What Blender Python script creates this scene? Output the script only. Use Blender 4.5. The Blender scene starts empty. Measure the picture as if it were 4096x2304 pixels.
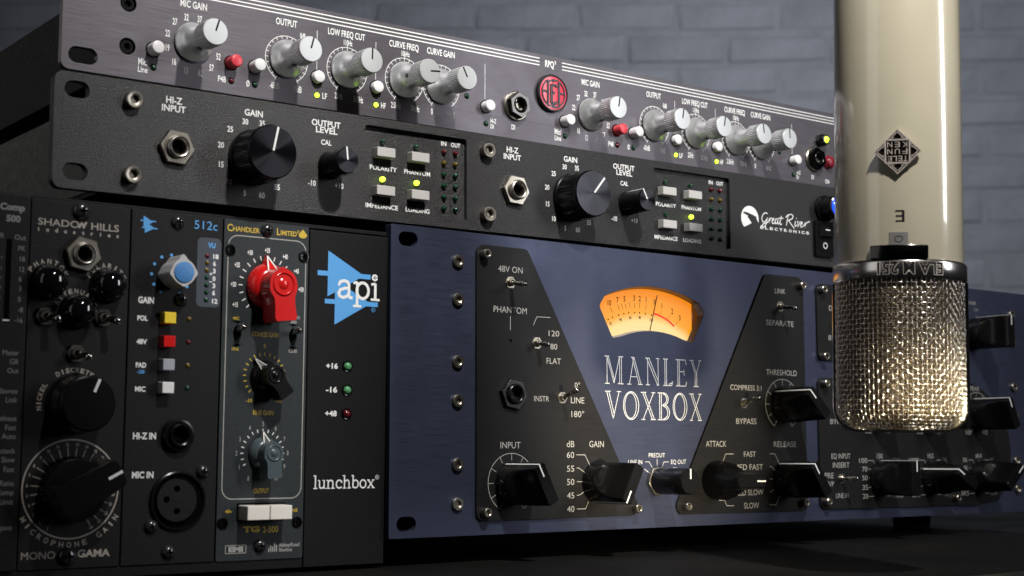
import bpy, bmesh, math, random
from math import sin, cos, pi, radians as RAD
from mathutils import Vector, Matrix
from mathutils.geometry import tessellate_polygon
random.seed(7)
S = 0.001                     # panel measurements below are in millimetres
scn = bpy.context.scene
COL = scn.collection
TZ = 0.050                    # the table top is z = 0, the lens axis starts 50 mm above it

# ------------------------------------------------------------------ camera
cam = bpy.data.cameras.new("camera"); cam_o = bpy.data.objects.new("camera", cam); COL.objects.link(cam_o)
cam.sensor_width = 36.0; cam.lens = 51.67; cam.clip_start = 0.02; cam.clip_end = 50
cam_o.location = (0, 0, TZ); cam_o.rotation_euler = (RAD(90 + 6.151), 0, 0)
cam.dof.use_dof = True; cam.dof.focus_distance = 0.665; cam.dof.aperture_fstop = 18
scn.camera = cam_o
# ------------------------------------------------------------------ world (dim studio)
w = bpy.data.worlds.new("World"); scn.world = w; w.use_nodes = True
w.node_tree.nodes["Background"].inputs[0].default_value = (0.75, 0.8, 0.95, 1)
w.node_tree.nodes["Background"].inputs[1].default_value = 0.008
# ------------------------------------------------------------------ lamps
def lamp(name, kind, loc, target, energy, color, **kw):
    l = bpy.data.lights.new(name, kind); o = bpy.data.objects.new(name, l); COL.objects.link(o)
    o.location = loc; l.energy = energy; l.color = color
    o.rotation_euler = (Vector(target) - Vector(loc)).to_track_quat('-Z', 'Y').to_euler()
    for k, v in kw.items(): setattr(l, k, v)
    return o
# hard lamp high above the left half of the stack
lamp("key_spot", 'SPOT', (0.279, 0.134, 0.76), (0.060, 0.66, 0.250), 48, (1.0, 0.97, 0.93),
     spot_size=RAD(48), spot_blend=1.0, shadow_soft_size=0.020)
# tall strip light far to the right
lamp("strip_light", 'AREA', (1.16, 0.317, 0.46), (0.22, 0.80, 0.17), 4.0, (0.96, 0.97, 1.0),
     shape='RECTANGLE', size=0.17, size_y=0.60)
# weak fill added behind on the left to brighten the side of the cases
lamp("added_side_fill", 'AREA', (-1.25, 1.00, 0.45), (-0.20, 0.66, 0.18), 0.40, (1.0, 0.97, 0.92), shape='RECTANGLE', size=0.3, size_y=0.3)
# dim fill panel added far left of the camera to be mirrored in the metal
lamp("added_soft_fill", 'AREA', (-1.25, -0.25, 0.40), (0.05, 0.65, 0.15), 2.2, (0.98, 0.98, 1.0), shape='RECTANGLE', size=0.6, size_y=1.7)
# small warm lamp low in front of the microphone
lamp("low_warm_lamp", 'SPOT', (0.30, 0.36, 0.012), (0.160, 0.575, 0.044), 12.0, (1.0, 0.87, 0.62),
     spot_size=RAD(24), spot_blend=0.8, shadow_soft_size=0.010)
# light on the brick wall behind
lamp("wall_light", 'AREA', (1.05, 1.1, 1.35), (0.42, 3.45, 0.80), 9.2, (0.90, 0.94, 1.0),
     shape='RECTANGLE', size=0.5, size_y=0.5, spread=RAD(80))
scn.view_settings.view_transform = 'Standard'; scn.view_settings.look = 'None'
scn.view_settings.exposure = 0.0; scn.view_settings.gamma = 1.0
scn.cycles.max_bounces = 6; scn.cycles.use_denoising = True
scn.cycles.sample_clamp_indirect = 6.0

# ------------------------------------------------------------------ materials
def mat(name, color, rough=0.5, metal=0.0, coat=0.0, spec=0.5, emit=None, estr=0.0, aniso=0.0):
    m = bpy.data.materials.new(name); m.use_nodes = True
    b = m.node_tree.nodes["Principled BSDF"]
    b.inputs["Base Color"].default_value = (*color, 1); b.inputs["Roughness"].default_value = rough
    b.inputs["Metallic"].default_value = metal; b.inputs["Coat Weight"].default_value = coat
    b.inputs["Coat Roughness"].default_value = 0.06
    b.inputs["Specular IOR Level"].default_value = spec
    if aniso: b.inputs["Anisotropic"].default_value = aniso
    if emit: b.inputs["Emission Color"].default_value = (*emit, 1); b.inputs["Emission Strength"].default_value = estr
    return m
def nodes(m): return m.node_tree.nodes, m.node_tree.links, m.node_tree.nodes["Principled BSDF"]
def noise(m, scale, detail=3, rough=0.6, stretch=(1, 1, 1)):
    N, L, b = nodes(m)
    tc = N.new("ShaderNodeTexCoord"); mp = N.new("ShaderNodeMapping"); nz = N.new("ShaderNodeTexNoise")
    mp.inputs["Scale"].default_value = stretch; nz.inputs["Scale"].default_value = scale
    nz.inputs["Detail"].default_value = detail; nz.inputs["Roughness"].default_value = rough
    L.new(tc.outputs["Object"], mp.inputs[0]); L.new(mp.outputs[0], nz.inputs["Vector"])
    return nz
def vary(m, nz, c0, c1, lo=0.3, hi=0.7):
    N, L, b = nodes(m); r = N.new("ShaderNodeValToRGB")
    r.color_ramp.elements[0].position = lo; r.color_ramp.elements[1].position = hi
    r.color_ramp.elements[0].color = (*c0, 1); r.color_ramp.elements[1].color = (*c1, 1)
    L.new(nz.outputs["Fac"], r.inputs[0]); L.new(r.outputs[0], b.inputs["Base Color"])
def rvary(m, nz, r0, r1):
    N, L, b = nodes(m); r = N.new("ShaderNodeMapRange")
    r.inputs[1].default_value = 0.3; r.inputs[2].default_value = 0.7
    r.inputs[3].default_value = r0; r.inputs[4].default_value = r1
    L.new(nz.outputs["Fac"], r.inputs[0]); L.new(r.outputs[0], b.inputs["Roughness"])
def bump(m, nz, strength, dist):
    N, L, b = nodes(m); bp = N.new("ShaderNodeBump")
    bp.inputs["Strength"].default_value = strength; bp.inputs["Distance"].default_value = dist
    L.new(nz.outputs["Fac"], bp.inputs["Height"]); L.new(bp.outputs[0], b.inputs["Normal"])
def brushed(name, c0, c1, r0, r1, metal, bs=0.25):
    m = mat(name, c0, r0, metal)
    nz = noise(m, 60, 4, 0.65, (1, 1, 55)); vary(m, nz, c0, c1); rvary(m, nz, r0, r1); bump(m, nz, bs, 0.00004)
    N, L, b = nodes(m); n2 = noise(m, 26, 5, 0.75); mr2 = N.new("ShaderNodeMapRange"); mr2.inputs[1].default_value = 0.35; mr2.inputs[2].default_value = 0.7
    mr2.inputs[3].default_value = -0.04; mr2.inputs[4].default_value = 0.09; L.new(n2.outputs["Fac"], mr2.inputs[0])      # handling smudges
    ad = N.new("ShaderNodeMath"); ad.operation = 'ADD'; src = b.inputs["Roughness"].links[0].from_socket
    L.new(src, ad.inputs[0]); L.new(mr2.outputs[0], ad.inputs[1]); L.new(ad.outputs[0], b.inputs["Roughness"]); return m
M = {}
M['grey_brushed'] = brushed("grey brushed aluminium", (0.095, 0.087, 0.098), (0.155, 0.143, 0.160), 0.36, 0.52, 0.75)
M['blue_brushed'] = brushed("blue anodised aluminium", (0.043, 0.050, 0.086), (0.058, 0.067, 0.114), 0.36, 0.52, 0.7)
M['black_brushed'] = brushed("black anodised plate", (0.0060, 0.0058, 0.0062), (0.011, 0.0106, 0.011), 0.38, 0.55, 0.0, 0.2)
nodes(M['black_brushed'])[2].inputs['Specular IOR Level'].default_value = 0.22
def texture_coat(name, c0, c1, scale, bs, bd, r0, r1, spec=0.5):
    m = mat(name, c0, r0, 0.0, spec=spec); nz = noise(m, scale, 3, 0.6); vary(m, nz, c0, c1, 0.45 if 'wrinkle' in name else 0.35, 0.72)
    rvary(m, nz, r0, r1); bump(m, nz, bs, bd); return m
M['wrinkle'] = texture_coat("black wrinkle coat", (0.005, 0.005, 0.0055), (0.062, 0.059, 0.062), 1900, 0.7, 0.0005, 0.26, 0.42, 0.5)  # paler specks in the colour stand in for the coat's sparkle
M['box_black'] = texture_coat("black powder coat", (0.0045, 0.0045, 0.005), (0.009, 0.009, 0.0095), 1400, 0.5, 0.0002, 0.42, 0.6, 0.2)
M['case_black'] = texture_coat("black case steel", (0.006, 0.006, 0.007), (0.010, 0.010, 0.011), 700, 0.3, 0.0002, 0.5, 0.65, 0.12)
M['case_grey'] = texture_coat("grey case steel", (0.05, 0.051, 0.048), (0.064, 0.065, 0.06), 300, 0.3, 0.0002, 0.5, 0.65)
M['module_dark'] = texture_coat("charcoal module paint", (0.008, 0.0075, 0.0085), (0.012, 0.0115, 0.013), 900, 0.25, 0.0001, 0.42, 0.55, 0.22)
M['module_black'] = texture_coat("black module paint", (0.008, 0.008, 0.009), (0.012, 0.012, 0.012), 900, 0.25, 0.0001, 0.4, 0.55, 0.22)
M['slate'] = texture_coat("slate grey enamel", (0.021, 0.026, 0.029), (0.027, 0.033, 0.036), 500, 0.12, 0.0001, 0.4, 0.52, 0.3)
M['table'] = texture_coat("dark desk laminate", (0.0045, 0.0042, 0.0038), (0.0085, 0.008, 0.007), 9, 0.2, 0.0005, 0.5, 0.7, 0.15)
M['alu'] = mat("satin aluminium", (0.82, 0.84, 0.85), 0.34, 0.8)
tg = nodes(M['alu'])[0].new('ShaderNodeTangent'); tg.direction_type = 'RADIAL'; tg.axis = 'Y'; nodes(M['alu'])[1].new(tg.outputs[0], nodes(M['alu'])[2].inputs['Tangent']); nodes(M['alu'])[2].inputs['Anisotropic'].default_value = 0.6
nz = noise(M['alu'], 20, 3, 0.6, (0.2, 130, 0.2)); rvary(M['alu'], nz, 0.32, 0.42); vary(M['alu'], nz, (0.74, 0.76, 0.77), (0.88, 0.90, 0.91))
M['alu_cap'] = mat("brushed aluminium cap", (0.58, 0.60, 0.61), 0.42, 0.45)
nz = noise(M['alu_cap'], 1800, 2, 0.5); rvary(M['alu_cap'], nz, 0.36, 0.50)
M['chrome'] = mat("polished chrome", (0.62, 0.60, 0.56), 0.10, 1.0)
M['collar'] = mat('collar metal', (0.66, 0.63, 0.60), 0.22, 1.0); M['screw_black'] = mat('black oxide screw', (0.075, 0.075, 0.08), 0.24, 0.7)
M['nickel'] = mat("worn nickel", (0.33, 0.305, 0.26), 0.34, 1.0)
M['mic_mesh'] = mat("polished nickel wire", (0.80, 0.75, 0.68), 0.17, 1.0)
M['mesh_inner'] = mat("fine brass mesh", (0.12, 0.092, 0.055), 0.42, 0.8)
M['white_plastic'] = mat("white plastic", (0.80, 0.79, 0.80), 0.35)
M['red_plastic'] = mat("red plastic", (0.62, 0.045, 0.065), 0.32)
M['red_gloss'] = mat("glossy red plastic", (0.62, 0.012, 0.012), 0.20, coat=0.4)
M['grey_plastic'] = mat("light grey plastic", (0.47, 0.46, 0.44), 0.38)
M['mid_grey'] = mat("mid grey plastic", (0.36, 0.38, 0.42), 0.38)
M['red_button'] = mat('deep red plastic', (0.22, 0.015, 0.03), 0.3)
M['yellow_plastic'] = mat("yellow plastic", (0.82, 0.60, 0.03), 0.38)
M['cream_plastic'] = mat("cream plastic", (0.84, 0.80, 0.73), 0.36)
M['blue_cap'] = mat("blue cap", (0.06, 0.22, 0.52), 0.45)
M['silver_grey'] = mat("pale grey moulded plastic", (0.50, 0.50, 0.50), 0.36)
M['teal_grey'] = mat("blue grey moulded plastic", (0.065, 0.088, 0.10), 0.32, coat=0.2)
M['black_plastic'] = mat("black plastic", (0.0045, 0.0045, 0.005), 0.24, spec=0.3)
M['black_alu'] = mat("black anodised knob", (0.005, 0.0048, 0.005), 0.22, 0.1, spec=0.5)
nz = noise(M['black_alu'], 2500, 3, 0.7); rvary(M['black_alu'], nz, 0.20, 0.28); bump(M['black_alu'], nz, 0.12, 0.00003)
M['black_cap'] = mat("black spun knob cap", (0.022, 0.022, 0.026), 0.22, 0.9, aniso=0.9)
tg = nodes(M['black_cap'])[0].new("ShaderNodeTangent"); tg.direction_type = 'RADIAL'; tg.axis = 'Y'; nodes(M["black_cap"])[1].new(tg.outputs[0], nodes(M['black_cap'])[2].inputs["Tangent"])
M['gloss_black'] = mat("glossy black dome", (0.004, 0.004, 0.005), 0.05, coat=0.5)
M['hole'] = mat("black hole", (0.0015, 0.0015, 0.0015), 0.9, spec=0.05)
M['print_white'] = mat("white print", (0.80, 0.80, 0.79), 0.5)
M['print_grey'] = mat("soft grey print", (0.36, 0.35, 0.33), 0.55)
M['print_cream'] = mat("warm grey print", (0.38, 0.34, 0.30), 0.55)
M['print_dim'] = mat("faded grey print", (0.22, 0.22, 0.22), 0.55)
M['print_gold'] = mat("gold print", (0.58, 0.40, 0.035), 0.5)
M['print_blue'] = mat("sky blue print", (0.085, 0.34, 0.72), 0.45)
M['print_black'] = mat("black print", (0.006, 0.005, 0.005), 0.6, spec=0.15)
M['print_red'] = mat("red meter print", (0.65, 0.015, 0.01), 0.5, emit=(0.8, 0.03, 0.01), estr=0.35)
M['engraved'] = mat("engraved bare metal", (0.74, 0.74, 0.74), 0.35, 0.3)
M['led_green'] = mat("green lens", (0.005, 0.045, 0.02), 0.16, coat=0.35)
M['led_green_pale'] = mat("pale green lens", (0.08, 0.26, 0.11), 0.2, coat=0.6)
M['led_red'] = mat("dark red lens", (0.09, 0.006, 0.010), 0.16, coat=0.35)
M['led_yellow'] = mat("amber lens", (0.11, 0.075, 0.008), 0.16, coat=0.35)
M['led_lit'] = mat("lit green lens", (0.5, 0.9, 0.05), 0.3, emit=(0.62, 1.0, 0.04), estr=3.2)
M['led_blue'] = mat("lit blue lens", (0.02, 0.08, 0.8), 0.15, coat=0.8, emit=(0.01, 0.06, 1.0), estr=1.6)
M['slate_plate'] = mat("grey blue meter plate", (0.045, 0.052, 0.072), 0.5)
M['enamel_red'] = mat("red badge enamel", (0.62, 0.025, 0.06), 0.3, coat=0.25)
M['badge_metal'] = mat("dark badge metal", (0.045, 0.045, 0.05), 0.35, 0.7)
M['pewter'] = mat("polished pewter", (0.70, 0.62, 0.56), 0.34, 0.6)
M['badge_black'] = mat("black badge enamel", (0.006, 0.004, 0.004), 0.2, coat=0.5)
M['cream_paint'] = mat("cream lacquer", (0.40, 0.355, 0.255), 0.22, coat=1.0)
bcm = nodes(M['cream_paint'])[2]; bcm.inputs["Coat Roughness"].default_value = 0.035
nz = noise(M['cream_paint'], 40, 3); vary(M['cream_paint'], nz, (0.42, 0.38, 0.285), (0.45, 0.41, 0.31), 0.3, 0.7)
M['mic_black'] = mat("dark polished metal", (0.05, 0.048, 0.046), 0.16, 1.0)
M['tab'] = mat('brushed grey tab', (0.30, 0.29, 0.28), 0.38, 0.6)
M['bush'] = mat('bright nickel bush', (0.66, 0.63, 0.57), 0.30, 1.0); M['nut_dark'] = mat('dark nickel nut', (0.16, 0.15, 0.13), 0.30, 0.9)
M['rim'] = mat('bevelled blue metal', (0.20, 0.22, 0.32), 0.3, 0.45)
M['meter_side'] = mat('dim orange meter edge', (0.20, 0.07, 0.02), 0.4, emit=(0.30, 0.09, 0.01), estr=0.35)  # colour and faint emission stand in for the dimmed meter glow
M['rubber'] = mat("black rubber", (0.008, 0.008, 0.008), 0.7)
M['thread'] = mat("black threaded bush", (0.02, 0.02, 0.02), 0.25, 0.7)
M['edge_shine'] = mat("desk edge highlight", (0.045, 0.042, 0.036), 0.35, 0.4)  # paler tone paints the highlight along the table's front edge
# meter face: paper lit from behind by a bulb below it (orange above the scale, pale below)
m = M['meter'] = mat("backlit meter face", (0.05, 0.03, 0.01), 0.5)
N, L, b = nodes(m)
tc = N.new("ShaderNodeTexCoord"); vm = N.new("ShaderNodeVectorMath"); vm.operation = 'DISTANCE'
vm.inputs[1].default_value = (0.150, 0.005, 0.046)
L.new(tc.outputs["Object"], vm.inputs[0])
cr = N.new("ShaderNodeValToRGB"); mr = N.new("ShaderNodeMapRange")
mr.inputs[1].default_value = 0.040; mr.inputs[2].default_value = 0.072
L.new(vm.outputs["Value"], mr.inputs[0]); L.new(mr.outputs[0], cr.inputs[0])
e = cr.color_ramp.elements; e[0].position = 0.0; e[0].color = (1.0, 0.78, 0.40, 1); e[1].position = 1.0; e[1].color = (0.86, 0.22, 0.006, 1)
for p_, c_ in ((0.40, (1.0, 0.73, 0.30, 1)), (0.53, (1.0, 0.38, 0.025, 1)), (0.75, (0.96, 0.30, 0.010, 1))):
    q = cr.color_ramp.elements.new(p_); q.color = c_
L.new(cr.outputs[0], b.inputs["Emission Color"]); b.inputs["Emission Strength"].default_value = 1.0
# painted brick
def brick_mat(name, c):
    m = mat(name, c, 0.7); nz = noise(m, 9, 6, 0.75); vary(m, nz, tuple(x * 0.80 for x in c), tuple(x * 1.16 for x in c)); bump(m, nz, 0.7, 0.010); return m
M['brick'] = brick_mat("blue grey painted brick", (0.210, 0.218, 0.246))
M['brick2'] = brick_mat("blue grey painted brick, duller", (0.196, 0.204, 0.230))
M['mortar'] = brick_mat("painted mortar", (0.196, 0.203, 0.228))

# ------------------------------------------------------------------ mesh builder, (u, v, w) in mm: u right, v up, w out of the panel
class MB:
    def __init__(s): s.v = []; s.f = []; s.m = []; s.mats = []
    def mi(s, k):
        if k not in s.mats: s.mats.append(k)
        return s.mats.index(k)
    def add(s, vs, fs, k):
        n = len(s.v); s.v += [tuple(p) for p in vs]; i = s.mi(k)
        for f in fs: s.f.append(tuple(n + a for a in f)); s.m.append(i)
    def box(s, u0, u1, v0, v1, w0, w1, k, taper=0.0):
        t = taper
        vs = [(u0, v0, w0), (u1, v0, w0), (u1, v1, w0), (u0, v1, w0), (u0 + t, v0 + t, w1), (u1 - t, v0 + t, w1), (u1 - t, v1 - t, w1), (u0 + t, v1 - t, w1)]
        s.add(vs, [(3, 2, 1, 0), (4, 5, 6, 7), (0, 1, 5, 4), (1, 2, 6, 5), (2, 3, 7, 6), (3, 0, 4, 7)], k); return s
    def lathe(s, u, v, prof, k, seg=32, rfun=None, closed=True):
        vs = []; fs = []
        for (w_, r) in prof:
            for i in range(seg):
                a = 2 * pi * i / seg; rr = r * (rfun(a, w_) if rfun else 1)
                vs.append((u + rr * cos(a), v + rr * sin(a), w_))
        for j in range(len(prof) - 1):
            for i in range(seg):
                i2 = (i + 1) % seg; fs.append((j * seg + i, j * seg + i2, (j + 1) * seg + i2, (j + 1) * seg + i))
        if closed:
            fs.append(tuple(range(seg))[::-1]); fs.append(tuple((len(prof) - 1) * seg + i for i in range(seg)))
        s.add(vs, fs, k); return s
    def prism(s, poly, w0, w1, k, holes=(), top=None):
        loops = [list(poly)] + [list(h) for h in holes]
        flat = [p for l in loops for p in l]; n = len(flat)
        tris = tessellate_polygon([[Vector((p[0], p[1], 0)) for p in l] for l in loops])
        fl2 = [p for l in ([top] if top else [loops[0]]) + loops[1:] for p in l]
        vs = [(p[0], p[1], w0) for p in flat] + [(p[0], p[1], w1) for p in fl2]
        fs = [tuple(t[::-1]) for t in tris] + [tuple(n + i for i in t) for t in tris]
        o = 0
        for l in loops:
            c = len(l)
            for i in range(c): a, b_ = o + i, o + (i + 1) % c; fs.append((a, b_, n + b_, n + a))
            o += c
        s.add(vs, fs, k); return s
    def flat(s, poly, w_, k, holes=()):
        loops = [list(poly)] + [list(h) for h in holes]; flat = [p for l in loops for p in l]
        s.add([(p[0], p[1], w_) for p in flat], [tuple(t) for t in tessellate_polygon([[Vector((p[0], p[1], 0)) for p in l] for l in loops])], k); return s
    def stroke(s, pts, wd, w_, k, closed=False):
        n = len(pts); L_, R_ = [], []
        for i in range(n):
            a = pts[(i - 1) % n] if (closed or i > 0) else pts[i]; c = pts[(i + 1) % n] if (closed or i < n - 1) else pts[i]; p = pts[i]
            d1 = Vector((p[0] - a[0], p[1] - a[1])); d2 = Vector((c[0] - p[0], c[1] - p[1]))
            if d1.length < 1e-9: d1 = d2.copy()
            if d2.length < 1e-9: d2 = d1.copy()
            d1.normalize(); d2.normalize(); t = d1 + d2
            if t.length < 1e-6: t = d1.copy()
            t.normalize(); nn = Vector((-t.y, t.x)); m_ = 1 / max(0.45, nn.dot(Vector((-d1.y, d1.x))))
            h = wd / 2 * m_
            L_.append((p[0] + nn.x * h, p[1] + nn.y * h, w_)); R_.append((p[0] - nn.x * h, p[1] - nn.y * h, w_))
        fs = [(i, n + i, n + (i + 1) % n, (i + 1) % n) for i in range(n if closed else n - 1)]
        s.add(L_ + R_, fs, k); return s
    def tube(s, a, b_, ra, rb, k, seg=12, dome=True):
        a = Vector(a); b_ = Vector(b_); d = (b_ - a); ln = d.length; d.normalize(); q = d.to_track_quat('Z', 'Y')
        prof = [(0, ra)] + ([(ln - rb * 0.9, rb), (ln - rb * 0.45, rb * 0.93), (ln - rb * 0.12, rb * 0.6), (ln, rb * 0.05)] if dome else [(ln, rb)])
        vs = []; fs = []
        for (z, r) in prof:
            for i in range(seg):
                an = 2 * pi * i / seg; p = a + q @ Vector((r * cos(an), r * sin(an), z)); vs.append(tuple(p))
        for j in range(len(prof) - 1):
            for i in range(seg):
                i2 = (i + 1) % seg; fs.append((j * seg + i, j * seg + i2, (j + 1) * seg + i2, (j + 1) * seg + i))
        fs.append(tuple(range(seg))[::-1]); fs.append(tuple((len(prof) - 1) * seg + i for i in range(seg)))
        s.add(vs, fs, k); return s
    def data(s, name, sharp=32, recalc=True):
        me = bpy.data.meshes.new(name)
        me.from_pydata([(p[0] * S, -p[2] * S, p[1] * S) for p in s.v], [], s.f)
        for k in s.mats: me.materials.append(M[k])
        me.polygons.foreach_set("material_index", s.m); me.update()
        if recalc:
            bm = bmesh.new(); bm.from_mesh(me); bmesh.ops.recalc_face_normals(bm, faces=bm.faces); bm.to_mesh(me); bm.free()
        me.shade_smooth(); me.set_sharp_from_angle(angle=RAD(sharp)); return me
def circ(u, v, r, n=32, a0=0.0): return [(u + r * cos(a0 + 2 * pi * i / n), v + r * sin(a0 + 2 * pi * i / n)) for i in range(n)]
def arc(u, v, r, d0, d1, n=24): return [(u + r * sin(RAD(d0 + (d1 - d0) * i / n)), v + r * cos(RAD(d0 + (d1 - d0) * i / n))) for i in range(n + 1)]   # clock degrees
def rrect(u0, u1, v0, v1, r, n=6):
    P = []
    for (cx, cy, a) in ((u1 - r, v1 - r, 0), (u0 + r, v1 - r, 90), (u0 + r, v0 + r, 180), (u1 - r, v0 + r, 270)):
        P += [(cx + r * cos(RAD(a + 90 * i / n)), cy + r * sin(RAD(a + 90 * i / n))) for i in range(n + 1)]
    Q_ = [P[0]]
    for p in P[1:]:
        if math.hypot(p[0] - Q_[-1][0], p[1] - Q_[-1][1]) > 0.02: Q_.append(p)
    if math.hypot(Q_[0][0] - Q_[-1][0], Q_[0][1] - Q_[-1][1]) < 0.02: Q_.pop()
    return Q_
def slot(u, v, w_, h, n=7): return rrect(u - w_ / 2, u + w_ / 2, v - h / 2, v + h / 2, h / 2, n)
def rpoly(pts, rad, n=5):
    out = []; c = len(pts)
    for i, p in enumerate(pts):
        r = rad[i] if isinstance(rad, (list, tuple)) else rad
        P = Vector(p); A = (Vector(pts[i - 1]) - P).normalized(); B = (Vector(pts[(i + 1) % c]) - P).normalized()
        if r <= 0: out.append(tuple(p)); continue
        ang = A.angle(B); t = r / math.tan(ang / 2); cen = P + (A + B).normalized() * (r / sin(ang / 2))
        a = P + A * t; b_ = P + B * t; va = a - cen; vb = b_ - cen; sw = va.angle_signed(vb) * -1
        for j in range(n + 1):
            th = sw * j / n; out.append((cen.x + va.x * cos(th) - va.y * sin(th), cen.y + va.x * sin(th) + va.y * cos(th)))
    return out

# ------------------------------------------------------------------ objects
def thing(name, label, cat, loc, rot=(0, 0, 0), group=None):
    o = bpy.data.objects.new(name, None); COL.objects.link(o); o.empty_display_size = 0.02
    o.location = loc; o.rotation_euler = rot; o['label'] = label; o['category'] = cat
    if group: o['group'] = group
    return o
def put(name, me, parent=None, u=0, v=0, w_=0, rot=0, bevel=0.0, label=None, seg=2, scale=None):
    o = bpy.data.objects.new(name, me); COL.objects.link(o)
    if parent: o.parent = parent
    o.location = (u * S, -w_ * S, v * S); o.rotation_euler = (0, RAD(rot), 0)
    if scale: o.scale = (scale,) * 3
    if bevel:
        b_ = o.modifiers.new("bevel", 'BEVEL'); b_.width = bevel * S; b_.segments = seg; b_.limit_method = 'ANGLE'; b_.angle_limit = RAD(40); b_.harden_normals = True
    if label: o['label'] = label
    return o
def put_copy(o, parent, u, v, w_=0, rot=0, name=None):
    c = o.copy(); COL.objects.link(c); c.parent = parent; c.location = (u * S, -w_ * S, v * S); c.rotation_euler = (0, RAD(rot), 0)
    for ch in [x for x in CH.get(o.name, [])]:
        d = ch.copy(); COL.objects.link(d); d.parent = c; CH.setdefault(c.name, []).append(d)
    return c
CH = {}
def sub(name, me, parent, **kw):
    o = put(name, me, parent, **kw); CH.setdefault(parent.name, []).append(o); return o

# ------------------------------------------------------------------ flat print
_fc = bpy.data.curves.new("type", 'FONT'); _fo = bpy.data.objects.new("type", _fc); COL.objects.link(_fo); _cache = {}
def glyphs(s, bold=0.0, shear=0.0):
    key = (s, bold, shear)
    if key in _cache: return _cache[key]
    _fc.body = s; _fc.offset = bold; _fc.shear = shear; _fc.resolution_u = 3
    bpy.context.view_layer.update(); me = _fo.evaluated_get(bpy.context.evaluated_depsgraph_get()).to_mesh()
    vs = [(p.co.x, p.co.y) for p in me.vertices]; fs = [tuple(p.vertices) for p in me.polygons]
    _fo.to_mesh_clear(); _cache[key] = (vs, fs); return _cache[key]
CAP = 0.682
def text(mb, s, u0, u1, v0, h, k='print_white', bold=0.012, shear=0.0, w_=0.06, rot=0.0, pivot=None):
    vs, fs = glyphs(s, bold, shear)
    if not vs: return
    x0 = min(p[0] for p in vs); x1 = max(p[0] for p in vs)
    sx = (u1 - u0) / max(1e-6, x1 - x0); sy = h / (CAP + 2 * bold)
    P = [(u0 + (p[0] - x0) * sx, v0 + (p[1] + bold) * sy) for p in vs]
    if rot:
        c, s_ = cos(-RAD(rot)), sin(-RAD(rot)); a, b_ = pivot
        P = [(a + (x - a) * c - (y - b_) * s_, b_ + (x - a) * s_ + (y - b_) * c) for x, y in P]
    mb.add([(x, y, w_) for x, y in P], fs, k)
def ctext(mb, s, uc, vc, h, k='print_white', wr=0.62, **kw):      # centred; wr = width of one character / height
    vs, fs = glyphs(s, kw.get('bold', 0.012), kw.get('shear', 0.0))
    wd = (max(p[0] for p in vs) - min(p[0] for p in vs)) / CAP * h * wr
    text(mb, s, uc - wd / 2, uc + wd / 2, vc - h / 2, h, k, **kw)
def arctext(mb, s, u, v, r, d0, d1, h, k, wd=1.3, inward=False, bold=0.02):
    n = len(s)
    for i, ch in enumerate(s):
        if ch == ' ': continue
        d = d0 + (d1 - d0) * i / max(1, n - 1); a = RAD(d)
        if inward: p = (u + r * sin(a), v + r * cos(a)); rot = d + 180
        else: p = (u + r * sin(a), v + r * cos(a)); rot = d
        ww = wd * (0.35 if ch == 'I' else 1)
        text(mb, ch, p[0] - ww / 2, p[0] + ww / 2, p[1] - h / 2, h, k, bold=bold, rot=rot, pivot=p)
def lettering(mb, parent, name="lettering", kind=None):
    o = put(name, mb.data(name, recalc=False), parent)
    o['kind'] = 'stuff'
    return o

# ------------------------------------------------------------------ shared hardware meshes
def hexring(n=24, r=1.0, a0=0.0):
    P = []
    for i in range(n):
        a = 2 * pi * i / n; k_ = cos(pi / 6) / cos(((a - a0) % (pi / 3)) - pi / 6); P.append((r * k_ * cos(a), r * k_ * sin(a)))
    return P
def socket_screw(r, h, hexr, k, depth=1.6, a0=0.3, knurl=False):
    mb = MB(); n = 24; e_ = 0.35
    def ring(R, w_): return [(x * R, y * R, w_) for x, y in circ(0, 0, 1, n)]
    hx = hexring(n, hexr, a0)
    rings = [ring(r, 0), ring(r, h - e_), ring(r - e_ * 0.9, h), ring(hexr * 1.22, h), [(x, y, h - 0.25) for x, y in hx], [(x, y, h - depth) for x, y in hx]]
    vs = [p for q in rings for p in q]; fs = []
    for j in range(len(rings) - 1):
        for i in range(n):
            i2 = (i + 1) % n; fs.append((j * n + i, j * n + i2, (j + 1) * n + i2, (j + 1) * n + i))
    fs.append(tuple((len(rings) - 1) * n + i for i in range(n)))
    mb.add(vs, fs, k); return mb.data("socket_screw", 28)
def phillips(r, h, k='screw_black'):
    mb = MB(); mb.lathe(0, 0, [(0, r), (h * 0.35, r * 0.98), (h * 0.7, r * 0.8), (h * 0.93, r * 0.5), (h, r * 0.15)], k, 24)
    for (a, b_) in ((1, 0), (0, 1)):
        mb.box(-r * (0.5 if a else 0.13), r * (0.5 if a else 0.13), -r * (0.5 if b_ else 0.13), r * (0.5 if b_ else 0.13), h * 0.8, h + 0.03, 'hole')
    return mb.data("screw", 30)
def led_mesh(r, k, h=1.2):
    return MB().lathe(0, 0, [(-1, r), (h * 0.35, r), (h * 0.75, r * 0.8), (h * 0.95, r * 0.42), (h, r * 0.1)], k, 18).data("indicator_light", 40)
LED = {k: led_mesh(1.12, k, 1.0) for k in ('led_green', 'led_red', 'led_lit')}
LEDG = {k: led_mesh(1.15, k, 1.9) for k in ('led_green', 'led_red', 'led_yellow', 'led_lit')}
LEDS = {k: led_mesh(0.95, k, 0.6) for k in ('led_green', 'led_red', 'led_yellow')}
BEZ = MB().lathe(0, 0, [(0, 1.45), (0.10, 1.4), (0.10, 1.1), (0.0, 1.1)], 'hole', 18, closed=False).data("bezel")
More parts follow.
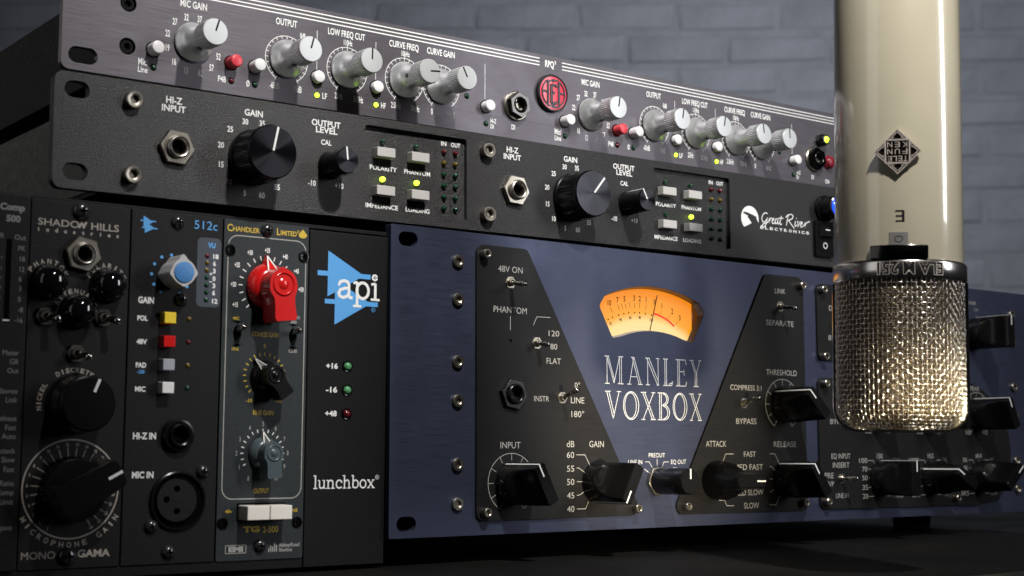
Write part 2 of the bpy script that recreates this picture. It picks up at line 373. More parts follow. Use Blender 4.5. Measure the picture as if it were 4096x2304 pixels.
def jack(parent, u, v, R, knut='nickel', kbush='chrome', hex_h=2.2, washer=None, bush_h=3.4, rot=10, label=None):
    mb = MB()
    if washer: mb.lathe(0, 0, [(0, washer), (0.9, washer), (1.3, washer - 0.5), (1.3, 2)], 'black_plastic' if knut == 'black_plastic' else 'nickel', 36)
    hx = hexring(36, R, 0.0); b0 = 1.2 if washer else 0.0
    hz = [(x * 0.94, y * 0.94) for x, y in hx]
    mb.prism(hx, b0, b0 + hex_h * 0.8, knut, holes=[circ(0, 0, R * 0.62, 36)])
    mb.prism(hx, b0 + hex_h * 0.8, b0 + hex_h, knut, holes=[circ(0, 0, R * 0.62, 36)], top=hz)
    o = put("jack_socket", mb.data("jack_nut", 25), parent, u, v, 0, rot, bevel=0.25, label=label)
    ro, ri = R * 0.62, R * 0.40; t = b0 + bush_h
    bm = MB().lathe(0, 0, [(0.1, ro), (t - 0.7, ro), (t - 0.2, ro - 0.35), (t, ro - 0.75), (t - 0.15, ri + 0.45), (t - 0.6, ri + 0.1), (t - 1.3, ri), (0.1, ri)], kbush, 32, closed=False)
    sub("jack_bush", bm.data("jack_bush", 35), o)
    hm = MB().flat(circ(0, 0, ri + 0.02, 24), 0.45, 'hole'); sub("jack_hole", hm.data("jack_hole"), o)
    return o
def toggle(parent, u, v, tip, R=2.9, kn='nickel', lr=0.75, tr=1.35, name="toggle_switch"):
    mb = MB().prism(hexring(24, R, 0.2), 0, 1.5, kn, holes=[circ(0, 0, R * 0.62, 24)])
    mb.lathe(0, 0, [(0.2, R * 0.62), (2.6, R * 0.62), (3.0, R * 0.5), (3.0, R * 0.36), (1.2, R * 0.3), (1.2, 0.1)], kn, 24, closed=False)
    o = put(name, mb.data("switch_nut", 30), parent, u, v, 0, 12)
    l = MB().tube((u, v, 1.0), tip, lr, tr, 'chrome', 14)
    q = put("lever", l.data("lever", 40), parent); q.parent = o
    q.matrix_parent_inverse = (Matrix.Translation(o.location) @ o.rotation_euler.to_matrix().to_4x4()).inverted()
    return o
def feet(parent, pts, h, r=11):
    me = MB()
    vs = []
    for i, (u, d) in enumerate(pts):
        f_ = bmesh.new(); bmesh.ops.create_cone(f_, cap_ends=True, segments=24, radius1=r * S * 0.9, radius2=r * S, depth=h * S)
        mesh = bpy.data.meshes.new("foot"); f_.to_mesh(f_ and mesh); f_.free(); mesh.materials.append(M['rubber']); mesh.shade_smooth(); mesh.set_sharp_from_angle(angle=RAD(40))
        o = bpy.data.objects.new("foot", mesh); COL.objects.link(o); o.parent = parent; o.location = (u * S, d * S, -h * S / 2)

# ================================================================== TOP UNIT: grey brushed preamp with flared knobs
H = thing("rack_preamp", "grey brushed metal preamp on top of the stack with silver flared knobs and red badge", "preamp",
          (-0.1745, 0.55587, 0.14568 + TZ), (RAD(-0.097), RAD(-0.033), RAD(37.217)), "rack units in the stack")
def ear_slots(vs, w_=11.8, h=6.6): return [slot(8.7, v, w_, h) for v in vs] + [slot(482.6 - 8.7, v, w_, h) for v in vs]
hh = 44.0
pm = MB().prism(rrect(0, 482.6, 0, hh, 3.2), -3.2, 0, 'grey_brushed', holes=ear_slots((6.2, 37.8)) + [circ(26.7, 30.4, 3.4, 24), circ(26.7, 12.9, 3.4, 24), circ(456, 30.4, 3.4, 24), circ(456, 12.9, 3.4, 24)])
put("front_panel", pm.data("front_panel"), H, bevel=0.5)
cm = MB().box(21, 461.6, 1.5, 40.5, -255, -3.25, 'case_black'); put("chassis", cm.data("chassis"), H, bevel=0.6)
feet(H, [(45, 30), (435, 30), (45, 230), (435, 230)], 4.6)
for (u, v) in ((26.7, 30.4), (26.7, 12.9)):
    o = put("socket_screw", socket_screw(2.9, 2.3, 1.35, 'black_alu'), H, u, v, -3.0)
# knob mesh, shared
kb = MB().lathe(0, 0, [(0.5, 8.1), (0.6, 8.3), (1.3, 8.3), (1.9, 7.9), (3.4, 6.5), (4.8, 5.6), (6.4, 5.05), (8.4, 4.8), (12.2, 4.75)], 'alu', 48)
KBASE = kb.data("knob_skirt", 50)
def flute(a, w_): return 1.0 - 0.055 * (0.5 + 0.5 * cos(a * 34))
kg = MB().lathe(0, 0, [(12.2, 4.8), (12.5, 5.5), (12.9, 5.62), (19.9, 5.62), (20.3, 5.5)], 'alu', 204, rfun=flute)
KGRIP = kg.data("knob_grip", 60)
kc = MB().lathe(0, 0, [(20.0, 5.45), (20.7, 5.45), (21.0, 5.2), (21.02, 4.9)], 'alu_cap', 48); KCAP = kc.data("knob_cap", 30)
KIND = MB().box(-0.36, 0.36, 0.3, 5.25, 20.9, 21.09, 'print_black').data("indicator_line")
KSCR = MB().lathe(0, 0, [(0, 0.95), (0.5, 0.95), (0.5, 0.5), (0.2, 0.5)], 'mic_black', 12).data("set_screw")
def hknob(u, v, ang):
    o = put("knob", KBASE, H, u, v, 0, ang)
    sub("knob_grip", KGRIP, o); sub("knob_cap", KCAP, o); sub("indicator_line", KIND, o)
    s_ = sub("set_screw", KSCR, o); s_.location = (0, -9.4 * S, -4.4 * S); s_.rotation_euler = (RAD(-90) * -1, 0, 0)
    return o
BTN = {}
for k in ('white_plastic', 'red_plastic', 'grey_plastic'):
    for L_ in (5.7, 2.9, 4.6):
        BTN[k, L_] = MB().lathe(0, 0, [(-1, 2.7), (L_ - 0.6, 2.7), (L_ - 0.18, 2.52), (L_, 2.1)], k, 28).data("push_button", 50)
BHOLE = MB().lathe(0, 0, [(0, 3.25), (0.07, 3.25), (0.07, 2.72), (0, 2.72)], 'hole', 28, closed=False).data("button_hole")
def hbtn(u, v, k='white_plastic', L_=5.7):
    o = put("push_button", BTN[k, L_], H, u, v); sub("button_hole", BHOLE, o); return o
def hled(u, v, k='led_green'):
    o = put("indicator_light", LED[k], H, u, v); sub("bezel", BEZ, o); return o
P_ = MB()
for v in (42.0, 40.3, 38.65):
    P_.stroke([(18, v), (235.9, v - 0.15)], 0.55, 0.06, 'print_white'); P_.stroke([(250.0, v - 0.3), (452.5, v - 0.75)], 0.5, 0.06, 'print_white')
text(P_, "RPQ", 239.4, 245.0, 38.2, 3.4, bold=0.03); text(P_, "2", 245.2, 246.4, 40.4, 1.6, bold=0.03)
def hscale(u, v, r=10.15, top=True):
    P_.stroke(arc(u, v, r, -150, 150, 60), 0.28, 0.06, 'print_white')
    for i in range(21):
        d = -150 + 15 * i; e_ = 0.9 if i in (0, 20) else 0.0; e_ = 1.3 if (i == 10 and top) else e_
        P_.stroke([(u + (r - 1.25) * sin(RAD(d)), v + (r - 1.25) * cos(RAD(d))), (u + (r + e_) * sin(RAD(d)), v + (r + e_) * cos(RAD(d)))], 0.27, 0.06, 'print_white')
def hchannel(f, dv, angs):
    def T(s, a, b_, v, h=3.0, **k): text(P_, s, f(a), f(b_), v + dv, h, bold=0.02, **k)
    def C(s, u, v, h=2.75, wr=0.5, **k): ctext(P_, s, f(u), v + dv, h, wr=wr, bold=0.02, **k)
    T("MIC GAIN", 48.8, 60.6, 33.4)
    for s, u, v in (("27", 46.6, 26.5), ("32", 51.6, 29.2), ("37", 57.5, 29.4), ("42", 62.5, 26.4), ("47", 66.0, 21.2), ("22", 43.6, 21.1), ("19", 43.7, 15.1), ("16", 46.7, 9.8), ("13", 52.0, 6.9), ("62", 58.3, 6.9), ("57", 63.2, 9.8), ("52", 66.2, 15.0)): C(s, u, v, 2.8)
    T("Mic/", 31.3, 35.6, 6.2, 2.8); T("Line", 31.3, 35.4, 3.2, 2.5); T("P48", 66.2, 69.7, 4.5, 2.6); T("\u00d8", 79.1, 80.7, 4.4, 2.6)
    T("OUTPUT", 92.6, 102.8, 33.6); T("LOW FREQ CUT", 118.1, 137.0, 33.6); T("CURVE FREQ", 149.7, 165.6, 33.5); T("CURVE GAIN", 170.2, 185.7, 33.5)
    C("0dB", 105.6, 30.6, 2.5, 0.46); C("110Hz", 128.3, 31.3, 2.5, 0.48); C("10kHz", 158.5, 31.3, 2.5, 0.48)
    C("-60dB", 92.4, 6.8, 2.8, 0.46); C("19dB", 103.6, 6.7, 2.8, 0.46); C("22Hz", 123.8, 6.8, 2.8, 0.46); C("515Hz", 133.8, 6.6, 2.8, 0.46)
    C("2.5kHz", 153.5, 6.8, 2.7, 0.46); C("30kHz", 163.8, 6.7, 2.7, 0.46); C("0", 173.0, 6.7, 2.8, 0.5); C("MAX", 183.7, 6.6, 2.7, 0.5)
    T("LF", 115.6, 118.0, 4.4, 2.6); T("HF", 145.6, 148.1, 4.4, 2.6)
    T("HI-Z", 206.4, 209.7, 5.9, 2.1); T("DI", 206.4, 208.2, 3.2, 2.1); T("DI", 218.8, 220.8, 4.4, 2.4)
    for (u, a, b_) in ((112.7, 17.0, 34.2), (142.7, 17.0, 34.2), (203.1, 17.0, 33.9)): P_.stroke([(f(u), a + dv), (f(u), b_ + dv)], 0.25, 0.06, 'print_white')
    hbtn(f(37.5), 13.2 + dv); hbtn(f(72.0), 13.2 + dv, 'red_plastic'); hbtn(f(82.9), 13.2 + dv)
    hbtn(f(112.8), 13.3 + dv, L_=2.9); hbtn(f(142.8), 13.3 + dv, L_=2.9); hbtn(f(203.5), 13.1 + dv, L_=4.6)
    hled(f(37.8), 6.0 + dv); hled(f(72.2), 5.7 + dv, 'led_red'); hled(f(83.1), 5.7 + dv); hled(f(112.9), 5.5 + dv, 'led_lit'); hled(f(142.9), 5.5 + dv, 'led_lit')
    hled(f(203.7), 5.2 + dv); hled(f(192.6), 16.8 + dv)
    hknob(f(54.7), 18.9 + dv, angs[0])
    for u, a in zip((98.0, 127.9, 157.9, 178.1), angs[1:]):
        hknob(f(u), 19.0 + dv, a); hscale(f(u), 19.0 + dv, top=(u in (127.9, 157.9)))
    jack(H, f(221.2), 15.9 + dv, 6.4, 'mic_black', 'black_plastic', 3.0, washer=7.2, bush_h=3.4, rot=20)
hchannel(lambda u: u, 0.0, (17, 15, 2, 84, -27))
hchannel(lambda u: 214.2 + u * 0.9905, -0.65, (10, 10, 9, -7, -4))
# badge: chromed rim, red enamel, dark raised monogram with lightning bolts
bd = MB().lathe(0, 0, [(0, 9.4), (1.6, 9.4), (2.2, 9.0), (2.3, 8.4), (1.9, 8.2)], 'badge_metal', 48)
bo = put("badge", bd.data("badge", 40), H, 242.9, 25.2)
en = MB().lathe(0, 0, [(1.2, 8.3), (1.95, 8.3), (2.0, 8.0)], 'enamel_red', 40); sub("badge_enamel", en.data("badge_enamel"), bo)
g = MB(); mk = 'badge_metal'; wz = 2.0
def bar(pts, wd=0.62):
    n0 = MB(); n0.stroke(pts, wd, 0, mk); k0 = len(pts); L0 = [(p[0], p[1]) for p in n0.v[:k0]] + [(p[0], p[1]) for p in n0.v[k0:]][::-1]
    g.prism(L0, wz - 0.3, wz + 0.45, mk)
bar(arc(0, 0, 7.0, 28, 152, 18)); bar(arc(0, 0, 7.0, 208, 332, 18))
bar([(-3.4, -5.4), (-3.4, 5.6)], 1.1); bar([(-6.9, 0.4), (-3.4, 0.4)], 0.8); bar([(3.4, -5.4), (3.4, 5.6)], 1.1); bar([(6.9, 0.4), (3.4, 0.4)], 0.8)
bar([(-1.2, -5.3), (-1.2, 4.2)], 1.5); bar([(-1.2, 4.0), (1.6, 4.0), (2.1, 3.0)], 1.0); bar([(-1.2, 0.2), (0.9, 0.2)], 0.9); bar([(-1.2, -5.0), (1.5, -5.0), (2.1, -3.8)], 1.0)
bar([(-3.2, 5.4), (0.4, 6.9), (-0.3, 5.9), (3.0, 6.9)], 0.7); bar([(-3.4, -6.6), (0.4, -5.9), (-0.4, -7.1), (3.6, -6.3)], 0.7)
sub("badge_monogram", g.data("badge_monogram"), bo)
# right end: power lamp and red switch
lampo = put("power_lamp", MB().prism(hexring(30, 3.9, 0.2), 0, 2.6, 'black_plastic').lathe(0, 0, [(2.6, 3.0), (5.0, 2.8), (5.2, 1.9), (4.0, 1.8)], 'black_plastic', 24, closed=False).data("lamp_holder", 30), H, 438.6, 26.6, bevel=0.2)
sub("lamp_lens", MB().lathe(0, 0, [(3.5, 1.85), (5.0, 1.85), (5.9, 1.2), (6.2, 0.2)], 'led_lit', 20).data("lamp_lens", 40), lampo)
put("power_button", MB().lathe(0, 0, [(0, 3.9), (1.2, 3.9), (1.4, 3.4), (2.8, 3.2), (3.4, 2.6), (3.6, 0.6)], 'red_button', 30).data("power_button", 40), H, 444.8, 14.8)
text(P_, "ON", 442.4, 445.9, 2.6, 2.4, bold=0.03)
lettering(P_, H)

# ================================================================== MIDDLE UNIT: black wrinkle coated preamp
G = thing("rack_preamp", "black textured preamp under the silver knobbed one with grey rectangular buttons", "preamp",
          (-0.16857, 0.53084, 0.09453 + TZ), (0, RAD(-0.257), RAD(37.226)), "rack units in the stack")
hh = 44.0
def recess(u0): return rrect(u0, u0 + 52.8, 3.9, 40.5, 1.6)
RA, RB = 133.8, 299.2
pm = MB().prism(rrect(0, 482.6, 0, hh, 3.6), -4.2, 0, 'wrinkle', holes=ear_slots((6.6, 37.6), 9.6, 6.4) + [recess(RA), recess(RB)])
put("front_panel", pm.data("front_panel"), G, bevel=0.55)
pm = MB().box(RA - 2, RA + 55, 2, 42, -3.9, -2.0, 'wrinkle'); put("recessed_plate", pm.data("recessed_plate"), G)
pm = MB().box(RB - 2, RB + 55, 2, 42, -3.9, -2.0, 'wrinkle'); put("recessed_plate", pm.data("recessed_plate"), G)
cm = MB().box(20.5, 462, 2.2, 38.6, -250, -4.25, 'case_grey'); put("chassis", cm.data("chassis"), G, bevel=0.8)
put("bottom_plate", MB().box(21, 461.5, 0.9, 2.15, -249, -4.3, 'case_black').data("bottom_plate"), G)
feet(G, [(190, 40), (435, 60), (190, 200), (435, 200)], 0.6, 9)
SC_G = socket_screw(3.45, 3.3, 1.75, 'nickel')
for (u, v) in ((30.0, 36.2), (30.1, 7.4), (196.9, 36.5), (197.1, 7.6), (452, 36.5), (452, 7.6)): put("socket_screw", SC_G, G, u, v, 0, random.uniform(0, 60))
def ribbed(a, w_): return 1.0 - (0.035 * (0.5 + 0.5 * cos(a * 60)) if 3 < w_ < 14.8 else 0)
GK = MB().lathe(0, 0, [(0.4, 11.3), (2.6, 11.3), (2.9, 10.9), (3.2, 11.1), (14.6, 10.9), (15.2, 10.9), (15.7, 10.7)], 'black_plastic', 240, rfun=ribbed).data("knob_body", 28)
GKC = MB().lathe(0, 0, [(15.7, 10.7), (16.3, 10.25), (16.3, 9.9), (16.3, 4.0), (16.3, 0.3)], 'black_cap', 96).data("knob_cap", 20)
GKI = MB().box(-0.42, 0.42, 0.4, 9.9, 16.2, 16.55, 'print_white').box(-0.42, 0.42, 9.5, 10.25, 15.0, 16.4, 'print_white').data("indicator_line")
def ribbed2(a, w_): return 1.0 - (0.05 * (0.5 + 0.5 * cos(a * 30)) if 1.5 < w_ < 13 else 0)
SK = MB().lathe(0, 0, [(0.4, 5.9), (1.4, 5.9), (1.8, 5.75), (13.2, 5.4), (13.7, 5.35)], 'black_plastic', 150, rfun=ribbed2).data("knob_body", 28)
SKC = MB().lathe(0, 0, [(13.7, 5.35), (14.2, 5.0), (14.2, 4.7), (14.2, 0.3)], 'black_cap', 64).data("knob_cap", 20)
SKI = MB().box(-0.35, 0.35, 0.3, 4.8, 14.2, 14.42, 'print_white').box(-0.35, 0.35, 4.75, 5.62, 2.5, 14.42, 'print_white').data("indicator_line")
def gknob(u, v, ang, big=True):
    o = put("knob", GK if big else SK, G, u, v, 0, ang); sub("knob_cap", GKC if big else SKC, o); sub("indicator_line", GKI if big else SKI, o)
GB = MB().box(-4.7, 4.7, -2.2, 2.2, -2.05, 2.1, 'grey_plastic', taper=0.15).data("push_button")
P_ = MB(); PR = MB()
def gchannel(d, ka, kb_, lit, recd):
    def T(s, a, b_, v, h, **k): text(P_, s, a + d, b_ + d, v, h, bold=0.02, **k)
    def C(s, u, v, h=2.35, wr=0.78): ctext(P_, s, u + d, v, h, wr=wr, bold=0.02)
    T("HI-Z", 43.9, 50.6, 37.4, 2.7); T("INPUT", 42.2, 52.1, 34.2, 2.6); T("GAIN", 77.4, 85.5, 37.0, 2.6)
    for s, u, v in (("30", 77.8, 34.4), ("35", 85.3, 34.6), ("25", 71.2, 30.5), ("20", 67.3, 23.7), ("15", 67.6, 15.9), ("10", 71.2, 9.3), ("5", 78.0, 5.4), ("60", 85.6, 5.3), ("55", 92.4, 9.3), ("40", 92.2, 30.5), ("45", 96.0, 23.9), ("50", 96.0, 15.9)): C(s, u, v)
    T("OUTPUT", 108.0, 121.7, 37.0, 2.6); T("LEVEL", 110.0, 120.2, 34.2, 2.6); T("CAL", 112.5, 117.5, 29.3, 2.2); C("-10", 108.4, 12.7); C("+10", 121.3, 12.8)
    jack(G, 48.1 + d, 20.1, 7.4, 'nickel', 'bush', 2.4, washer=None, bush_h=4.4, rot=4)
    gknob(81.8 + d, 20.1, ka); gknob(116.9 + d, 20.9, kb_, False)
    e_ = recd
    for i, (u, v) in enumerate(((143.3, 29.3), (160.8, 29.2), (143.2, 12.8), (160.8, 12.7))):
        put("push_button", GB, G, u + e_, v, 0, bevel=0.35)
    for (u, v), q in zip(((143.3, 34.3), (160.6, 34.3), (143.5, 18.2), (160.9, 18.4)), lit):
        put("indicator_light", LEDG['led_lit' if q else 'led_green'], G, u + e_, v, -2)
    def TR(s, a, b_, v, h=2.0): text(PR, s, a + e_, b_ + e_, v, h, bold=0.02, w_=-1.94)
    TR("POLARITY", 137.4, 151.0, 22.0); TR("PHANTOM", 154.8, 168.3, 22.0); TR("IMPEDANCE", 135.4, 151.7, 5.5); TR("LOADING", 155.6, 168.0, 5.5)
    TR("IN", 174.1, 176.9, 36.6, 2.0); TR("OUT", 179.4, 184.4, 36.6, 2.0)
    for i, k in enumerate(('led_red', 'led_yellow', 'led_green', 'led_green', 'led_green', 'led_green')):
        for u in (175.3, 181.4): put("indicator_light", LEDG[k], G, u + e_, 33.8 - 5.03 * i, -2)
gchannel(0.0, 12, -6, (0, 0, 1, 1), 0.0)
gchannel(164.9, 40, -28, (0, 0, 0, 1), 164.9)
# river logo and script
lo = [(366.4 + 6.5 * cos(RAD(a)), 21.2 + 6.5 * sin(RAD(a))) for a in range(-16, 236, 9)]
P_.flat(lo + [(363.6, 17.0), (366.5, 18.3), (368.3, 19.2), (366.6, 20.4), (364.4, 21.8), (366.0, 22.6), (370.2, 22.2), (371.6, 21.2)], 0.06, 'print_white',
        holes=[])
P_.flat([(361.9, 24.3), (364.6, 24.2), (369.4, 23.0), (371.8, 22.2), (370.4, 21.5), (367.6, 21.0), (367.9, 19.9), (369.4, 18.9), (369.6, 18.2), (366.7, 17.0), (369.8, 15.7), (369.1, 15.4), (364.8, 16.9), (367.8, 18.7), (365.9, 20.6), (366.3, 21.9), (363.8, 22.8), (361.4, 23.6)], 0.075, 'wrinkle')
_e = [(0.2, 1.5), (1.6, 2.3), (1.5, 3.1), (0.7, 2.8), (0.1, 1.2), (0.7, 0.2), (1.9, 0.6), (2.8, 1.6)]; _r = [(0, 1.2), (0.7, 3.0), (0.5, 0.2), (0.7, 1.6), (1.6, 2.9), (2.6, 3.1)]
for X0, st in ((0, [(5.2, 5.0), (3.6, 5.6), (1.6, 4.4), (0.6, 2.4), (1.2, 0.7), (2.8, 0.5), (4.2, 1.8), (4.9, 3.0), (4.3, 0.6), (3.3, -1.3), (1.8, -2.2), (0.5, -1.6), (1.8, -0.5), (4.6, 0.3), (5.8, 1.2)]), (5.8, _r), (8.2, _e),
               (0, [(12.7, 2.9), (11.4, 3.0), (10.7, 1.4), (11.0, 0.3), (12.2, 0.9), (13.0, 2.9), (12.6, 0.5), (13.4, 0.4), (14.4, 1.6)]), (0, [(15.7, 5.0), (14.4, 1.2), (14.7, 0.2), (15.9, 0.6)]), (0, [(13.4, 3.4), (17.2, 3.8)]),
               (0, [(20.9, 5.7), (19.3, 0.1)]), (0, [(18.9, 4.4), (20.6, 5.8), (23.4, 6.5), (24.8, 5.7), (24.0, 4.1), (21.0, 3.0), (22.6, 1.6), (25.6, -1.0)]), (1.6, [(24.9, 3.1), (24.3, 0.8), (24.8, 0.2), (25.8, 1.2)]), (1.6, [(25.4, 4.5), (25.8, 4.8)]),
               (1.6, [(26.2, 2.9), (26.8, 3.0), (26.8, 0.3), (28.6, 3.2)]), (30.2, _e), (33.4, _r), (33.4, [(1.8, 3.0), (4.6, 3.9)])):
    P_.stroke([(374.6 + X0 + a, 19.7 + b_) for a, b_ in st], 0.52, 0.06, 'print_white')
x = 374.0
for ch in "ELECTRONICS":
    ww = 1.0 if ch == 'I' else 2.35; text(P_, ch, x + (0.7 if ch == 'I' else 0), x + (1.3 if ch == 'I' else ww), 16.4, 1.5, bold=0.03); x += 3.62 if ch != 'I' else 2.7
lettering(P_, G); lettering(PR, G)
o = put("power_lamp", MB().lathe(0, 0, [(0, 7.2), (2.0, 7.2), (2.4, 6.2), (9.6, 6.2), (10.2, 5.9)], 'black_plastic', 40).data("lamp_holder", 40), G, 423.4, 31.4)
sub("lamp_rim", MB().lathe(0, 0, [(9.9, 5.9), (10.5, 5.8), (10.7, 5.2), (10.2, 4.7)], 'chrome', 40, closed=False).data("lamp_rim", 40), o)
sub("lamp_lens", MB().lathe(0, 0, [(9.5, 4.9), (10.4, 4.7), (11.6, 3.4), (12.2, 1.6), (12.3, 0.2)], 'led_blue', 32).data("lamp_lens", 60), o)
o = put("power_switch", MB().prism(rrect(415.0, 429.0, 5.0, 24.4, 0.8), 0, 2.0, 'black_plastic', holes=[rrect(416.8, 427.2, 7.8, 22.6, 0.3)]).data("switch_frame"), G, bevel=0.25)
sub("rocker", MB().prism(rrect(417.0, 427.0, 8.0, 22.4, 0.2), 0.2, 2.2, 'black_plastic').box(417.2, 426.8, 15.2, 22.2, 2.2, 4.2, 'black_plastic', taper=0.6).data("rocker"), o, bevel=0.3)
mk_ = MB(); mk_.stroke([(420.2, 19.3), (423.8, 19.3)], 0.5, 4.26, 'print_white'); mk_.stroke(circ(422, 11.0, 1.5, 20), 0.45, 2.26, 'print_white', closed=True)
sub("rocker_marks", mk_.data("rocker_marks", recalc=False), o)

# ================================================================== BLUE CHANNEL STRIP
V = thing("channel_strip", "tall blue brushed metal rack unit with a glowing orange meter and black pointer knobs", "rack unit",
          (-0.05099, 0.6154, -0.03813 + TZ), (RAD(-0.268), RAD(0.115), RAD(37.785)), "rack units in the stack")
hM = 132.0
def meter_poly():
    P = arc(151.2, 35.8, 79.6, -23.0, 23.0, 24); Q = arc(151.2, 31.2, 62.6, 24.6, -24.6, 24)
    return P, Q
tp, bt = meter_poly()
win = rpoly([tp[0]] + tp[2:-2:2] + [tp[-1], (185.9, 104.2), (177.6, 89.2)] + bt[3:-3:2] + [(124.8, 89.2), (116.5, 104.2)], [1.5] + [0] * len(tp[2:-2:2]) + [1.5, 2.5, 1.8] + [0] * len(bt[3:-3:2]) + [1.8, 2.5], 4)
def ccw(P):
    a = sum(P[i - 1][0] * P[i][1] - P[i][0] * P[i - 1][1] for i in range(len(P))); return P if a > 0 else P[::-1]
win = ccw(win)
winin = [(151.2 + (x - 151.2) * 0.965, 101.8 + (y - 101.8) * 0.93) for x, y in win]
pm = MB().prism(rrect(0, 482.6, 0, hM, 0.8), -4.6, 0, 'blue_brushed', holes=ear_slots((5.8, 126.2), 9.8, 6.2) + [win])
put("front_panel", pm.data("front_panel"), V, bevel=0.6)
cm = MB().box(22, 460, 2.5, 129, -290, -4.65, 'case_black', taper=0.0); put("chassis", cm.data("chassis"), V, bevel=0.6)
feet(V, [(75, 140), (425, 60), (75, 260), (425, 260)], 11.9, 12)
mm = MB(); mm.flat([(112, 84), (181.6, 84), (181.6, 118), (112, 118)], -4.55, 'meter'); mt = put("meter_face", mm.data("meter_face"), V)
put("meter_frame", MB().box(181.7, 190, 84, 118, -4.55, -4.4, 'meter_side').data("meter_frame"), V)
rm = MB(); nW = len(win)
rm.add([(x, y, 0.05) for x, y in [(151.2 + (x - 151.2) * 1.006, 101.8 + (y - 101.8) * 1.012) for x, y in win]] + [(x, y, -3.2) for x, y in winin], [(i, (i + 1) % nW, nW + (i + 1) % nW, nW + i) for i in range(nW)], 'rim')
put("meter_rim", rm.data("meter_rim", 40, recalc=False), V)
md = MB(); K = 'print_black'
for s, u, v in (("10", 126.9, 106.4), ("7", 132.1, 108.2), ("5", 136.6, 109.0), ("3", 142.8, 109.7), ("2", 146.6, 109.7), ("1", 150.8, 109.5), ("0", 156.4, 108.7), ("1", 161.3, 107.1), ("2", 168.2, 104.8), ("3", 173.3, 101.8)):
    ctext(md, s, u, v, 2.7, K, wr=0.7, bold=0.015, w_=-4.48)
for s, u, v in (("20", 127.5, 96.6), ("40", 133.9, 98.8), ("60", 140.2, 100.1), ("80", 146.5, 100.5), ("100", 154.1, 99.7)): ctext(md, s, u, v, 1.5, K, wr=0.75, bold=0.02, w_=-4.48)
for a, b_ in (((127.2, 104.3), (128.9, 101.9)), ((132.2, 105.9), (133.3, 103.2)), ((134.5, 106.5), (135.5, 103.8)), ((136.9, 106.9), (137.7, 104.2)), ((139.7, 107.4), (140.3, 104.6)), ((142.9, 107.6), (143.2, 104.8)), ((146.5, 107.9), (146.4, 104.8)), ((150.9, 107.6), (150.4, 104.5)), ((161.0, 105.2), (159.8, 102.5)), ((167.0, 103.0), (165.1, 100.4)), ((172.1, 99.9), (169.9, 97.9))):
    md.stroke([a, b_], 0.24, -4.48, K if a[0] < 158 else 'print_red')
for u, v in ((126.0, 98.5), (128.7, 99.6), (132.7, 100.9), (136.1, 101.8), (139.3, 102.4), (143.1, 102.7), (146.3, 102.8), (150.2, 102.5), (154.2, 102.1)): md.flat(circ(u, v, 0.42, 10), -4.48, K)
md.stroke([(155.5, 102.9), (157.8, 102.6), (160.4, 101.9), (162.8, 101.1), (165.1, 100.1), (167.2, 98.9), (169.3, 97.4)], 0.95, -4.47, 'print_red')
put("meter_scale", md.data("meter_scale", recalc=False), V)
put("meter_needle", MB().box(-0.16, 0.16, -9.5, 9.3, -3.9, -3.6, 'print_black').data("meter_needle"), V, 154.9, 103.0, 0, 16.5)
def plate(poly, name="dark_plate"): return put(name, MB().prism(poly, 0.02, 1.2, 'black_brushed').data(name), V, bevel=0.3)
PLW = 1.26
plate(ccw(rpoly([(44.2, 5.9), (44.2, 127.0), (72.6, 127.0), (141.8, 6.1)], [4, 4, 3.5, 4])))
plate(ccw(rpoly([(161.4, 5.8), (229.4, 127.3), (258.9, 127.6), (258.6, 5.4)], [4, 3.5, 5, 3])))
plate(ccw(rpoly([(269.6, 84.2), (269.6, 125.3), (372, 125.6), (350, 84.4)], [4, 4, 4, 4])))
big = [(268.9, 5.7), (268.9, 74.8), (392, 77.6)] + [(441.5 - 52 + 52 * cos(RAD(a)), 36 + 41.5 * sin(RAD(a))) for a in range(84, -52, -8)] + [(406, 5.0)]
plate(ccw(rpoly([big[0], big[1]] + big[2:], [4, 4] + [0] * (len(big) - 2))))
# screws
CS = socket_screw(2.15, 3.6, 1.1, 'nickel'); BS = socket_screw(2.9, 1.5, 1.35, 'nickel', 1.1)
for (u, v) in ((47.7, 122.6), (48.2, 9.7), (136.6, 9.4), (169.2, 9.6), (254.2, 9.8), (255.6, 122.9), (272.6, 122.0), (272.8, 86.3), (272.8, 71.9), (272.2, 9.8), (384.2, 9.7)):
    put("socket_screw", CS, V, u, v, 1.2, random.uniform(0, 60))
for v in (118.5, 101.7, 74.6, 57.7, 30.4, 13.6):
    for u in (34.5, 448.3): put("panel_screw", BS, V, u, v, 0, random.uniform(0, 60))
# pointer knob: round skirt that narrows into a bar with a white pointer line
def pointer_mesh(R=9.4, Hh=24.5, bw=3.1, base=9.0):
    mb = MB(); n = 64; rings = []
    for (w_, hw, rr) in ((0.4, R, R), (base * 0.8, R, R), (base, R * 0.86, R), (base + 1.5, R * 0.66, R), (base + 4, R * 0.47, R), (base + 8, bw * 1.18, R), (base + 11.5, bw, R), (Hh - 0.4, bw, R), (Hh, bw - 0.3, R - 0.3)):
        ring = []
        for i in range(n):
            a = 2 * pi * i / n; x = rr * sin(a); y = rr * cos(a)
            if abs(x) > hw: x = hw if x > 0 else -hw
            ring.append((x, y, w_))
        rings.append(ring)
    vs = [p for r in rings for p in r]; fs = []
    for j in range(len(rings) - 1):
        for i in range(n): i2 = (i + 1) % n; fs.append((j * n + i, j * n + i2, (j + 1) * n + i2, (j + 1) * n + i))
    fs.append(tuple(range(n))[::-1]); fs.append(tuple((len(rings) - 1) * n + i for i in range(n)))
    mb.add(vs, fs, 'black_alu'); return mb
PK = pointer_mesh().data("pointer_knob", 38)
